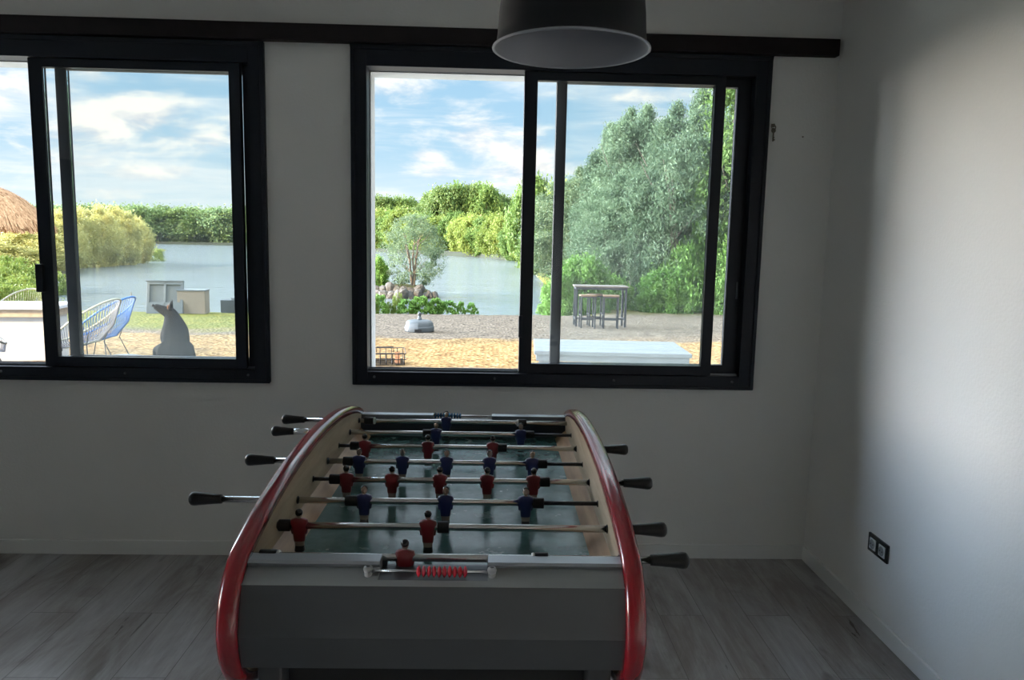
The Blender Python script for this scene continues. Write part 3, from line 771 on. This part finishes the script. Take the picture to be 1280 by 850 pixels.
proto('shadow', foliage('foliage', 12, 9000, 1.0, 1.9, 4.4, .13, L_dark, 'round', .2, 90, .1, 1.6), trunk(None, 3.2, .10, 12))
F0 = 942.3
def tX(px, y): return (px - 611) / F0 * y * 1.0
def tZ(px, py, y): return 1.5 + ((303 + .0205 * (px - 640)) - py) / F0 * y
rnd = random.Random(7)
# right-hand grove behind the gravel
SG = 'tall grey-green trees of the right grove'
LB = 'tall grey-green tree in the shaded grove right of the lake'
for key, px, top, y, rad in [('sage', 745, 188, 36, 1.7), ('sage', 772, 152, 33, 1.8), ('sage_b', 802, 158, 35, 1.9), ('sage', 828, 148, 31, 1.9), ('sage_b', 850, 172, 27.5, 1.8),
                             ('sage', 872, 135, 30, 1.9), ('sage_b', 712, 226, 46, 2.6), ('sage', 900, 150, 28.5, 1.9), ('sage_b', 935, 130, 28, 2.0), ('sage', 965, 120, 29, 2.2), ('sage_b', 790, 215, 29, 1.6),
                             ('sage_b', 760, 235, 30.5, 1.4), ('sage_b', 990, 140, 26, 2.0), ('sage_b', 880, 195, 32, 2.2), ('sage_b', 915, 190, 32, 2.2)]:
    hh = {'sage': 4.0, 'sage_b': 3.4}[key]; zt = tZ(px, top, y)
    tree(key, tX(px, y), y, -.8, rad, (zt + .8) / hh * .96, rnd.uniform(0, 6), 'grove_tree', LB, 'tree', SG)
for px, top, y, lb in [(757, 163, 37, 'slender pointed tree at the left of the shaded grove'), (781, 146, 36, 'slender pointed tree second from the left in the shaded grove'), (801, 142, 33, 'slender pointed tree above the middle of the bar table grove'),
                       (838, 138, 34, 'slender pointed tree right of the grove middle'), (868, 122, 31, 'tall slender tree near the thin right window post'), (722, 214, 48, 'small slender tree at the lake end of the grove')]:
    tree('spire', tX(px, y), y, -.8, 1.25, (tZ(px, top, y) + .8) / 4.1, px, 'slender_tree', lb, 'tree')
tree('wisp', tX(908, 26.5), 26.5, -.8, 1.7, (tZ(908, 92, 26.5) + .8) / 4.0, 1.0, 'birch_tree', 'thin airy tree reaching highest at the right edge of the right window', 'tree')
tree('lime_b', tX(664, 74), 74, -.9, 2.3, (tZ(664, 226, 74) + .9) / 1.95, 1, 'bank_tree', 'green tree on the bank seen just right of the thick window post', 'tree')
tree('lime', tX(697, 66), 66, -.9, 1.9, (tZ(697, 226, 66) + .9) / 1.8, 3, 'bank_tree', 'sunlit yellow-topped tree beside the thin window post', 'tree')
tree('lime_b', tX(680, 60), 60, -.9, 1.9, (tZ(680, 258, 60) + .9) / 1.95, 3, 'bank_tree', 'green bank tree seen between the two middle window posts', 'tree')
for px, top, y, rad, lb in [(728, 322, 25.6, 1.15, 'bright green shrub behind the bar table, nearest the lake'), (700, 345, 25.0, .7, 'low green shrub at the water edge left of the bar table'),
                            (832, 340, 26.0, 1.1, 'low green shrub right of the bar table'), (862, 305, 26.3, 1.2, 'rounded green shrub midway along the gravel edge'),
                            (898, 272, 26.6, 1.35, 'tall bright green shrub at the right end of the gravel'), (925, 300, 25.6, 1.2, 'green shrub partly behind the right window frame'), (762, 345, 27, 1.0, 'small green shrub in the shade right behind the bar table')]:
    zt = tZ(px, top, y); tree('green', tX(px, y), y, -.85, rad, (zt + .85) / 1.0 * .93, rnd.uniform(0, 6), 'shrub', lb, 'shrub')
# middle bank
MG = 'trees along the middle bank'
for k, px in enumerate(range(452, 662, 13)):
    y = float(np.interp(px, [452, 600, 662], [166, 122, 92])); top = 262 + rnd.uniform(0, 16)
    if px < 520: top -= 2
    hh = 1.8 if k % 3 else 1.95
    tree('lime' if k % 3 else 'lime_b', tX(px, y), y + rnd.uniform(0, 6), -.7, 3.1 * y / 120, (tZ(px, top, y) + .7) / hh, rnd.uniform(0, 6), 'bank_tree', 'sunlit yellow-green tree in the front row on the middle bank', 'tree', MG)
for px, top in [(540, 243), (556, 237), (573, 234), (590, 234), (607, 237), (622, 246), (636, 262), (530, 256), (648, 268)]:
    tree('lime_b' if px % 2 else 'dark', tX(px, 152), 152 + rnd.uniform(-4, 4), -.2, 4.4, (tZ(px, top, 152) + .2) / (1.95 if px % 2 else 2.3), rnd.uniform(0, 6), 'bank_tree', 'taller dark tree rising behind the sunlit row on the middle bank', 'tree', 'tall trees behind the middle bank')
for px, top in [(448, 256), (462, 254), (477, 248), (492, 250), (508, 251), (522, 256)]:
    tree('dark' if px % 2 else 'lime_b', tX(px, 180), 180, 0, 4.2, (tZ(px, top, 180)) / (1.95 if px % 2 == 0 else 2.3), rnd.uniform(0, 6), 'bank_tree', 'green tree at the left end of the middle bank', 'tree', 'trees at the left end of the middle bank')
# far bank seen through the left window
for k, px in enumerate(range(-14, 452, 11)):
    y = 222 + rnd.uniform(-2, 4); top = 262 + .012 * px + rnd.uniform(-3, 5)
    tree('far' if k % 2 else 'far_b', tX(px, y), y, -.5, 5.2, (tZ(px, top, y) + .5) / (2.1 if k % 2 else 2.35), rnd.uniform(0, 6), 'far_tree', 'distant green tree on the far bank behind the left window', 'tree', 'front trees along the far bank')
for k, px in enumerate(range(60, 340, 17)):
    y = 250; top = 259 + .012 * px + rnd.uniform(-2, 4)
    tree('far_b' if k % 2 else 'far', tX(px, y), y, 0, 6.5, (tZ(px, top, y)) / (2.1 if k % 2 == 0 else 2.35), rnd.uniform(0, 6), 'far_tree', 'distant tree whose top shows above the far bank row', 'tree', 'back trees along the far bank')
# promontory
for px, top, y, rad, lb in [(100, 262, 56, 1.9, 'pale willow on the point, nearest the dark window post'), (128, 258, 59, 2.1, 'tallest pale willow in the middle of the point'), (154, 260, 63, 2.1, 'sunlit pale willow on the lake side of the point'),
                            (176, 272, 68, 1.7, 'smaller pale willow at the tip of the point'), (80, 264, 52, 2.0, 'pale willow half hidden behind the dark window post')]:
    tree('bank_willow', tX(px, y), y, -.95, rad, (tZ(px, top, y) + .95) / 1.62, rnd.uniform(0, 6), 'willow', lb, 'tree')
tree('reed', tX(196, 74), 74, -1.0, 1.3, 1.3, 0, 'reed_clump', 'low green reeds at the tip of the willow point', 'reeds')
for px, top, y, rad, lb in [(0, 300, 44, 3.2, 'leafy willow behind the thatched parasol at the left edge'), (48, 285, 48, 2.8, 'leafy willow between the thatched parasol and the window post')]:
    tree('bank_willow', tX(px, y), y, -.95, rad, (tZ(px, top, y) + .95) / 1.62, rnd.uniform(0, 6), 'willow', lb, 'tree')
for px, top, y, rad, lb in [(10, 318, 33, 2.0, 'yellow-green bank bush behind the white table'), (42, 325, 31, 1.8, 'yellow-green bank bush right of the white table'), (-20, 325, 29, 2.0, 'yellow-green bank bush at the very left'), (25, 345, 26, 1.5, 'lowest yellow-green bush above the pale chair')]:
    tree('reed', tX(px, y), y, -1.0, rad, (tZ(px, top, y) + 1.0) * .95, rnd.uniform(0, 6), 'bush', lb, 'bush')
# trees left of the house that shade the gravel
for i, (x, y, s) in enumerate([(-23, 0.6, 3.6), (-23, 3.8, 3.8), (-27, 1.5, 4.4), (-29, 5, 4.8)]):
    tree('shadow', x, y, -.3, s, {-23: 5.9, -27: 6.9, -29: 7.4}[x], i, 'garden_tree', 'tall garden tree standing left of the house', 'tree', 'garden trees left of the house')

# ---------------- islet with rocks and a willow bush
M_rock = mat('pale_boulder', (.085, .080, .072), .9, var=.35, vscale=4, bump=.6, bscale=8)
M_soil = mat('islet_soil', (.10, .10, .045), .95, var=.4, vscale=5)
m = MB(); m.lathe([(0, -.42), (.7, -.50), (1.25, -.75), (1.7, -1.1), (1.8, -1.3)], 24, M=Matrix.Translation((-3.75, 33.8, 0)) @ Matrix.Diagonal((.92, .8, 1, 1)))
struct(m.build('ground', M_soil))
rr = random.Random(5); RK = None
for i, px in enumerate([466, 474, 482, 490, 498, 507, 515, 523, 531, 470, 479, 488, 496, 505, 514, 522, 538, 544]):
    row = 0 if i < 9 or i > 15 else 1
    y = 33.2 - (.9 if row == 0 else .2) * (1 - abs(px - 500) / 60) ; 
    if RK is None:
        rs = np.random.RandomState(2); bm = bmesh.new(); bmesh.ops.create_icosphere(bm, subdivisions=2, radius=1)
        for v in bm.verts: v.co = Vector([round(c * 2.2) / 2.2 * .5 + c * .5 for c in v.co]) * rs.uniform(.88, 1.1)
        me = bpy.data.meshes.new('rock'); bm.to_mesh(me); bm.free(); me.materials.append(M_rock); RK = bpy.data.objects.new('rock', me); COL.objects.link(RK); o = RK
    else: o = RK.copy(); COL.objects.link(o)
    big = .30 if 468 < px < 530 else .20
    o.location = (tX(px, y), y, -.98 + (.08 if row == 0 else .24) + rr.uniform(-.03, .03)); o.rotation_euler = (rr.uniform(0, 6), rr.uniform(0, 6), rr.uniform(0, 6))
    o.scale = (big * rr.uniform(.8, 1.5), big * rr.uniform(.8, 1.1), big * rr.uniform(.55, .85))
    tag(o, 'pale grey boulder among those ringing the small islet', 'rock', 'boulders around the islet')
tree('islet', tX(517, 33.6), 33.6, -.62, 1.12, 1.10, 0, 'willow', 'small round willow bush growing on the rocky islet', 'tree')
tree('green', tX(474, 33.9), 33.9, -.7, .55, 1.3, 1, 'shrub', 'small green shrub at the left end of the rocky islet', 'shrub')
# weeds on the shore
for i, (px, y, s, h) in enumerate([(464, 22.5, .30, .60), (476, 22.7, .30, .42), (488, 22.9, .26, .34), (512, 22.6, .34, .34), (528, 22.8, .34, .40), (545, 22.9, .32, .36), (560, 23.0, .34, .30), (578, 23.1, .14, .28), (592, 23.1, .2, .26), (500, 23.0, .2, .62)]):
    tree('weed' if i not in (0, 2, 9) else 'reed', tX(px - 1, y), y, -.72, s, h, i, 'shore_plant', 'bright green leafy weed at the gravel edge in front of the lake', 'plant', 'weeds along the gravel shore')

# ---------------- garden furniture
M_met = mat('dark_grey_steel', (.03, .033, .040), .5, metal=.2)
M_wtop = mat('weathered_wood_top', (.13, .105, .09), .6, var=.2, vscale=10)
M_seat = mat('warm_wood_seat', (.17, .10, .055), .55, var=.2, vscale=10)
t = thing('bar_table', 'tall steel and wood bar table standing on the gravel by the trees', 'table', (2.76, 18.55, -.535), -.03)
m = MB()
for k in range(5): m.box(-.66, .66, -.31 + k * .125, -.31 + k * .125 + .119, .985, 1.02)
m.build('tabletop', M_wtop, t, bevel=.004)
m = MB(); m.box(-.62, .62, -.29, -.25, .93, .985); m.box(-.62, .62, .25, .29, .93, .985); m.box(-.62, -.58, -.25, .25, .93, .985); m.box(.58, .62, -.25, .25, .93, .985)
m.box(-.62, -.58, -.25, .25, .18, .22); m.box(.58, .62, -.25, .25, .18, .22); m.box(-.58, .58, -.02, .02, .18, .22); m.build('frame', M_met, t)
for sx in (-1, 1):
    for sy in (-1, 1):
        m = MB(); m.box(*sorted((sx * .575, sx * .625)), *sorted((sy * .245, sy * .295)), 0, .985); m.build('leg', M_met, t)
st = thing('bar_stool', 'left front bar stool under the bar table', 'stool', (2.37, 17.9, -.50), .05, 'bar stools at the bar table')
m = MB(); m.box(-.19, .19, -.16, .16, .76, .795); m.build('seat', M_seat, st, bevel=.006)
m = MB()
for a in (-1, 1): m.box(-.17, .17, a * .14 - .01, a * .14 + .01, .73, .76); m.box(-.17, .17, a * .14 - .01, a * .14 + .01, .20, .225); m.box(a * .165 - .01, a * .165 + .01, -.14, .14, .30, .325)
m.build('frame', M_met, st)
for sx in (-1, 1):
    for sy in (-1, 1):
        m = MB(); m.box(sx * .165 - .016, sx * .165 + .016, sy * .135 - .016, sy * .135 + .016, 0, .76); m.build('leg', M_met, st)
c = copy_tree(st); c.location = (2.93, 17.9, -.50); c.rotation_euler = (0, 0, -.08); c['label'] = 'right front bar stool under the bar table'
c = copy_tree(st); c.location = (2.66, 18.62, -.527); c['label'] = 'rear bar stool between and behind the two front stools'

M_wh = mat('white_garden_paint', (.17, .185, .195), .5, var=.06, vscale=4)
t = thing('garden_bench_table', 'low white plank bench table outside under the right window', 'table', (1.235, 7.62, -.135), -.05)
m = MB()
for k in range(4): m.box(-.76, .76, -.46 + k * .232, -.46 + k * .232 + .218, .56, .60)
m.build('tabletop', M_wh, t, bevel=.006)
m = MB(); m.box(-.74, .74, -.44, -.41, .50, .56); m.box(-.74, .74, .41, .44, .50, .56); m.box(-.74, -.70, -.41, .41, .50, .56); m.box(.70, .74, -.41, .41, .50, .56); m.build('apron', M_wh, t)
for sx in (-1, 1):
    for sy in (-1, 1):
        m = MB(); m.box(*sorted((sx * .60, sx * .70)), *sorted((sy * .33, sy * .40)), 0, .56); m.build('leg', M_wh, t)
    m = MB(); m.bar((sx * .62, 0, .52), (sx * .35, 0, .22), .03, .03); m.bar((sx * .65, -.33, .15), (sx * .65, .33, .15), .05, .05); m.build('brace', M_met, t)

M_um = mat('grey_moulded_plastic', (.065, .075, .080), .5)
t = thing('parasol_base', 'grey moulded plastic parasol base standing empty on the gravel', 'parasol base', (-1.45, 15.95, -.425))
m = MB(); m.lathe([(0, .0), (.29, 0), (.315, .02), (.315, .11), (.30, .13), (.298, .14), (.285, .20), (.24, .245), (.08, .262), (.0, .262)], 8)
m.build('weight', M_um, t, bevel=.012)
m = MB(); m.lathe([(.0, .25), (.048, .25), (.048, .29), (.034, .295), (.034, .36), (.040, .365), (.040, .40), (.030, .41), (.0, .41)], 16); m.bar((.03, 0, .38), (.085, 0, .39), .02, .02); m.build('pole_socket', M_um, t)
m = MB(); m.box(-.07, .07, -.325, -.28, .025, .085); m.build('handle_slot', M_black, t)

M_wire = mat('black_wire', (.02, .02, .022), .5, metal=.5)
M_rust = mat('rusty_brown_steel', (.22, .11, .06), .8, var=.3, vscale=15)
t = thing('wire_basket', 'low black wire rack lying on the ground outside under the right window', 'wire rack', (-1.48, 10.35, -.195), .15)
m = MB()
for k in range(9): x = -.32 + k * .08; m.tube([(x, -.30, .17), (x, -.28, .02), (x, .28, .02), (x, .30, .17)], .006, 5)
for k in range(8): y = -.28 + k * .08; m.tube([(-.32, y, .02), (.32, y, .02)], .006, 5)
for z, e in ((.17, .30), (.09, .29)): m.tube([(-.34, -e, z), (.34, -e, z), (.34, e, z), (-.34, e, z)], .007, 5, closed=True)
m.build('wire_grid', M_wire, t, fixn=False)
m = MB(); m.tube([(-.05, -.1, .17), (-.05, -.1, .24), (.18, -.1, .24), (.18, -.1, .17)], .007, 5); m.build('wire_handle', M_wire, t)
m = MB(); m.prism([(-.15, .02), (.0, .02), (-.05, .16)], .20, .27); m.build('wedge', M_rust, t)

# white table with solid pedestal, left window
M_sun = mat('white_table_top', (.50, .51, .53), .5, var=.04)
t = thing('garden_table', 'white garden table on a solid white pedestal at the left edge', 'table', (-6.42, 10.30, -.20), .14)
m = MB(); m.box(-.85, .72, -.42, .42, .70, .745); m.build('tabletop', M_sun, t, bevel=.008)
m = MB(); m.box(-.78, .64, -.36, .36, .60, .70); m.build('apron', mat('beige_wood_apron', (.42, .34, .26), .6, var=.15), t)
m = MB(); m.box(-.55, .60, -.28, .28, .0, .60); m.build('pedestal', M_sun, t, bevel=.01)

def acapulco(x, y, rz, cord, frame, label):
    t = thing('string_chair', label, 'chair', (x, y, gz(y)), rz, 'round string chairs on the terrace')
    A = math.radians(36); n = 64
    def ring(a): 
        s_ = math.sin(a); return Vector((.37 * math.cos(a), -.06 - .46 * math.cos(A) * s_, .60 + .46 * math.sin(A) * s_))
    def low(a): return Vector((.19 * math.cos(a), .02 - .20 * math.sin(a), .29 + .05 * math.sin(a)))
    m = MB(); m.tube([ring(2 * PI * k / 40) for k in range(40)], .013, 8, closed=True); m.tube([low(2 * PI * k / 24) for k in range(24)], .009, 6, closed=True)
    m.build('frame', frame, t, fixn=False)
    m = MB()
    for k in range(n):
        a = 2 * PI * k / n; p, q = ring(a), low(a); mid = (p + q) / 2 + Vector((0, 0, -.055)) + Vector((p.x, p.y, 0)).normalized() * .03
        m.tube([p, mid, q, low(a + PI) * .5 + q * .5 + Vector((0, 0, -.02)), (low(a) + low(a + PI)) / 2 + Vector((0, 0, -.025))], .0042, 4, caps=False)
    for e in (.12, .0,): pass
    m.build('woven_cords', cord, t, fixn=False)
    for a in (.75, 2.4, 3.9, 5.5):
        p = low(a); dirn = Vector((p.x, p.y, 0)).normalized()
        m = MB(); q = ring(a); m.tube([p.lerp(q, .55), p + dirn * .04 + Vector((0, 0, -.02)), Vector((p.x, p.y, 0)) + dirn * .17 + Vector((0, 0, .004))], .007, 6); m.build('leg', M_met, t, fixn=False)
    return t
M_cg = mat('pale_grey_cord', (.16, .17, .21), .5); M_cb = mat('bright_blue_cord', (.01, .12, .42), .45); M_cw = mat('pale_olive_cord', (.30, .31, .16), .5)
M_fg = mat('cream_frame', (.34, .34, .27), .5); M_fb = mat('blue_frame', (.02, .14, .44), .45)
acapulco(-5.06, 9.55, PI / 2 - .12, M_cg, M_fg, 'grey string chair with cream rim in front of the blue one')
acapulco(-5.20, 10.25, PI / 2 - .10, M_cb, M_fb, 'bright blue string chair behind the grey one')
acapulco(-7.25, 11.75, PI - .1, M_cw, M_fg, 'pale string chair behind the white garden table')
acapulco(-6.02, 8.95, -1.0, M_cg, mat('grey_rim', (.12, .125, .12), .5), 'grey string chair in front of the white table, cut by the photo edge')

# small white stool top near the sill
t = thing('side_table', 'small round white side table just under the left window, only its top showing', 'table', (-3.68, 7.6, -.135))
m = MB(); m.lathe([(0, .385), (.20, .385), (.205, .40), (.20, .412), (0, .414)], 28); m.build('tabletop', M_wh, t)
m = MB(); m.tube([(0, 0, .0), (0, 0, .386)], .025, 10); m.lathe([(0, 0), (.15, 0), (.15, .015), (.02, .03)], 20); m.build('base', M_wh, t)

# thatched parasol
M_th = mat('orange_straw', (.52, .28, .11), .85, fn=lambda N, b, tc: N.put(b.inputs['Base Color'], N.ramp(N.noise(N.mapping(tc, scale=(3, 3, 1)), 8, 4, .7), [(.3, (.30, .15, .07)), (.55, (.52, .31, .16)), (.75, (.72, .52, .32))])))
PX, PY = -7.98, 12.0
t = thing('thatched_parasol', 'orange straw thatched parasol at the left edge of the left window', 'parasol', (PX, PY, gz(PY)))
zb = 1.50 - gz(PY)
m = MB(); m.tube([(0, 0, 0), (0, 0, zb + .5)], .045, 10); m.build('pole', M_bark, t)
rs = np.random.RandomState(4); n = 5200
def hat(q): # radius 0..1 -> height
    return zb + .14 + .60 * (1 - q ** 2.2)
m = MB(); m.lathe([(1.06 * q, hat(q) - .03) for q in np.linspace(0, 1, 14)] + [(1.04, zb + .02), (.98, zb + .03)], 40); m.build('canopy', M_th, t, fixn=False)
a = rs.uniform(0, 2 * PI, n); q = np.sqrt(rs.uniform(0, 1, n)); L_ = rs.uniform(.16, .30, n); q2 = q + L_ / 1.07
def hz_(q): return np.where(q < 1, zb + .14 + .60 * (1 - np.minimum(q, 1) ** 2.2), zb + .14 - (q - 1) * 1.07 * 1.2)
r1 = q * 1.07; r2 = np.minimum(q2 * 1.07, 1.12 + rs.uniform(-.02, .03, n)); z1 = hz_(q) + rs.uniform(.0, .03, n); z2 = np.where(q2 > 1, zb + .02 + rs.uniform(-.05, .06, n), hz_(q2) + rs.uniform(-.01, .02, n))
da = rs.normal(0, .02, n); wd = .012
P = lambda r, a_, z: np.stack([r * np.cos(a_), r * np.sin(a_), z], -1)
V = np.stack([P(r1, a - wd, z1), P(r1, a + wd, z1), P(r2, a + da + wd * .5, z2), P(r2, a + da - wd * .5, z2)], 1).reshape(-1, 3)
np_mesh('straw', V, np.arange(4 * n).reshape(n, 4), M_th, t)

# things at the lake edge
M_gp = mat('grey_weathered_plastic', (.14, .155, .165), .6, var=.1); M_tan = mat('tan_board', (.25, .205, .165), .7, var=.06); M_sl = mat('dark_slate_box', (.035, .045, .052), .6)
t = thing('leaning_panel', 'grey panel with two recessed fields leaning by the lake left of the tan box', 'panel', (-8.72, 20.55, -.60), .12)
t.rotation_euler = (-.20, 0, .12)
m = MB()
for x0, x1 in ((-.47, -.40), (-.03, .03), (.40, .47)): m.box(x0, x1, -.04, .04, 0, .86)
for z0, z1 in ((0, .30), (.78, .86)): m.box(-.40, .40, -.04, .04, z0, z1)
m.box(-.44, .44, .005, .035, .28, .80); m.build('panel', M_gp, t, bevel=.01)
m = MB(); m.box(-.50, .47, -.06, .06, .86, .90); m.build('top_rail', M_gp, t, bevel=.01)
for x in (-.4, .4):
    m = MB(); m.bar((x, .04, .75), (x, .34, .02), .04, .04); m.build('strut', M_gp, t)
t = thing('storage_box', 'tan storage box on the grass beside the grey leaning panel', 'box', (-8.08, 20.9, -.615), .10)
m = MB(); m.box(-.36, .36, -.24, .24, 0, .62); m.build('body', M_tan, t, bevel=.008); m = MB(); m.box(-.375, .375, -.255, .255, .62, .66); m.build('lid', M_gp, t, bevel=.008)
t = thing('planter_box', 'long low dark box by the lake right of the tan box', 'box', (-6.85, 21.7, -.645), .02)
m = MB(); m.box(-.70, .80, -.25, .25, 0, .36); m.build('body', M_sl, t, bevel=.008)
m = MB(); m.box(-.42, .82, -.2, .2, .36, .43); m.build('cover', M_gp, t, bevel=.008)
m = MB(); m.tube([(0, 0, 0), (.01, 0, .52)], .012, 6); m.lathe([(0, .52), (.02, .52), (.0, .56)], 6)
tag(m.build('marker_stake', M_bark, loc=(-9.86, 21.1, -.625)), 'thin wooden stake at the lake edge left of the grey panel', 'stake')

# ---------------- the dog
M_fur = mat('charcoal_fur', (.012, .014, .017), .9, spec=.15, fn=lambda N, b, tc: N.put(b.inputs['Base Color'], N.mix(N.mr(N.noise(tc, 5, 4, .65), .55, .75, 0, .7), N.ramp(N.noise(N.mapping(tc, scale=(1, 1, .4)), 30, 4, .7), [(.3, (.005, .006, .007)), (.7, (.020, .021, .024))]), (.035, .026, .018))), bump=.15, bscale=40)
M_ear = mat('ear_fur_tan', (.16, .08, .05), .9)
dog = thing('dog', 'dark grey dog sitting outside the left window, head raised to the left', 'dog', (-4.10, 9.95, -.19), math.atan2(.90, -.43))
J = [((-.17, 0, .17), .145), ((-.08, 0, .33), .170), ((.02, 0, .46), .165), ((.075, .01, .55), .135), ((.10, .03, .62), .108), ((.115, .05, .68), .092), ((.13, .115, .705), .066), ((.145, .19, .745), .047), ((.155, .235, .77), .036),
     ((.11, .09, .36), .07), ((.11, .10, .23), .048), ((.15, .10, .10), .033), ((.17, .10, .035), .034), ((.23, .10, .028), .028),
     ((.11, -.09, .36), .07), ((.11, -.10, .23), .048), ((.15, -.10, .10), .033), ((.17, -.10, .035), .034), ((.23, -.10, .028), .028),
     ((-.13, .16, .18), .130), ((.02, .22, .20), .080), ((-.13, .23, .07), .048), ((-.02, .23, .035), .040), ((.06, .23, .03), .034),
     ((-.13, -.12, .19), .135), ((.02, -.165, .22), .075), ((-.13, -.17, .07), .042), ((-.02, -.17, .035), .038), ((.06, -.17, .03), .032),
     ((-.27, 0, .07), .05), ((-.38, .05, .05), .04), ((-.48, .12, .045), .018)]
E_ = [(0, 1), (1, 2), (2, 3), (3, 4), (4, 5), (5, 6), (6, 7), (7, 8), (2, 9), (9, 10), (10, 11), (11, 12), (12, 13), (2, 14), (14, 15), (15, 16), (16, 17), (17, 18), (0, 19), (19, 20), (20, 21), (21, 22), (22, 23), (0, 24), (24, 25), (25, 26), (26, 27), (27, 28), (0, 29), (29, 30), (30, 31)]
me = bpy.data.meshes.new('body'); me.from_pydata([j[0] for j in J], E_, []); ob = bpy.data.objects.new('body', me); COL.objects.link(ob); ob.parent = dog; me.materials.append(M_fur)
ob.modifiers.new('skin', 'SKIN'); sv = me.skin_vertices[0].data
for i, (_, r_) in enumerate(J): sv[i].radius = (r_, r_)
sv[0].use_root = True; ob.modifiers['skin'].use_smooth_shade = True
sb = ob.modifiers.new('sub', 'SUBSURF'); sb.levels = 2; sb.render_levels = 2
for sx, mm in ((-1, 0), (1, 0)):
    # ears stand either side of the skull, across the line of the muzzle
    c = Vector((.115, .04, .735)) + Vector((.050 * sx, -.012 * sx, 0))
    m = MB(); tip = c + Vector((.030 * sx, -.025, .115)); n = 10; vs = [c + Vector((.044 * math.cos(2 * PI * k / n), .026 * math.sin(2 * PI * k / n), -.02)) for k in range(n)]
    v2 = [c.lerp(tip, .55) + Vector((.026 * math.cos(2 * PI * k / n), .012 * math.sin(2 * PI * k / n), 0)) for k in range(n)]
    m.add(vs + v2 + [tip], [(k, (k + 1) % n, n + (k + 1) % n, n + k) for k in range(n)] + [(n + k, n + (k + 1) % n, 2 * n) for k in range(n)], 0, True)
    e = m.build('ear', M_fur, dog)
    m = MB(); cc = c + Vector((-.004 * sx, .02, .018)); m.ball(cc, .022, 10, 6, 0, (1.0, .5, 1.6)); m.build('inner_ear', M_ear, e)
m = MB(); m.ball((.152, .246, .772), .019, 10, 8); m.build('nose', M_rub, dog)
for sx in (-1, 1):
    m = MB(); m.ball((.135 + .045 * sx, .10 - .012 * sx, .722), .009, 10, 8); m.build('eye', M_rub, dog)
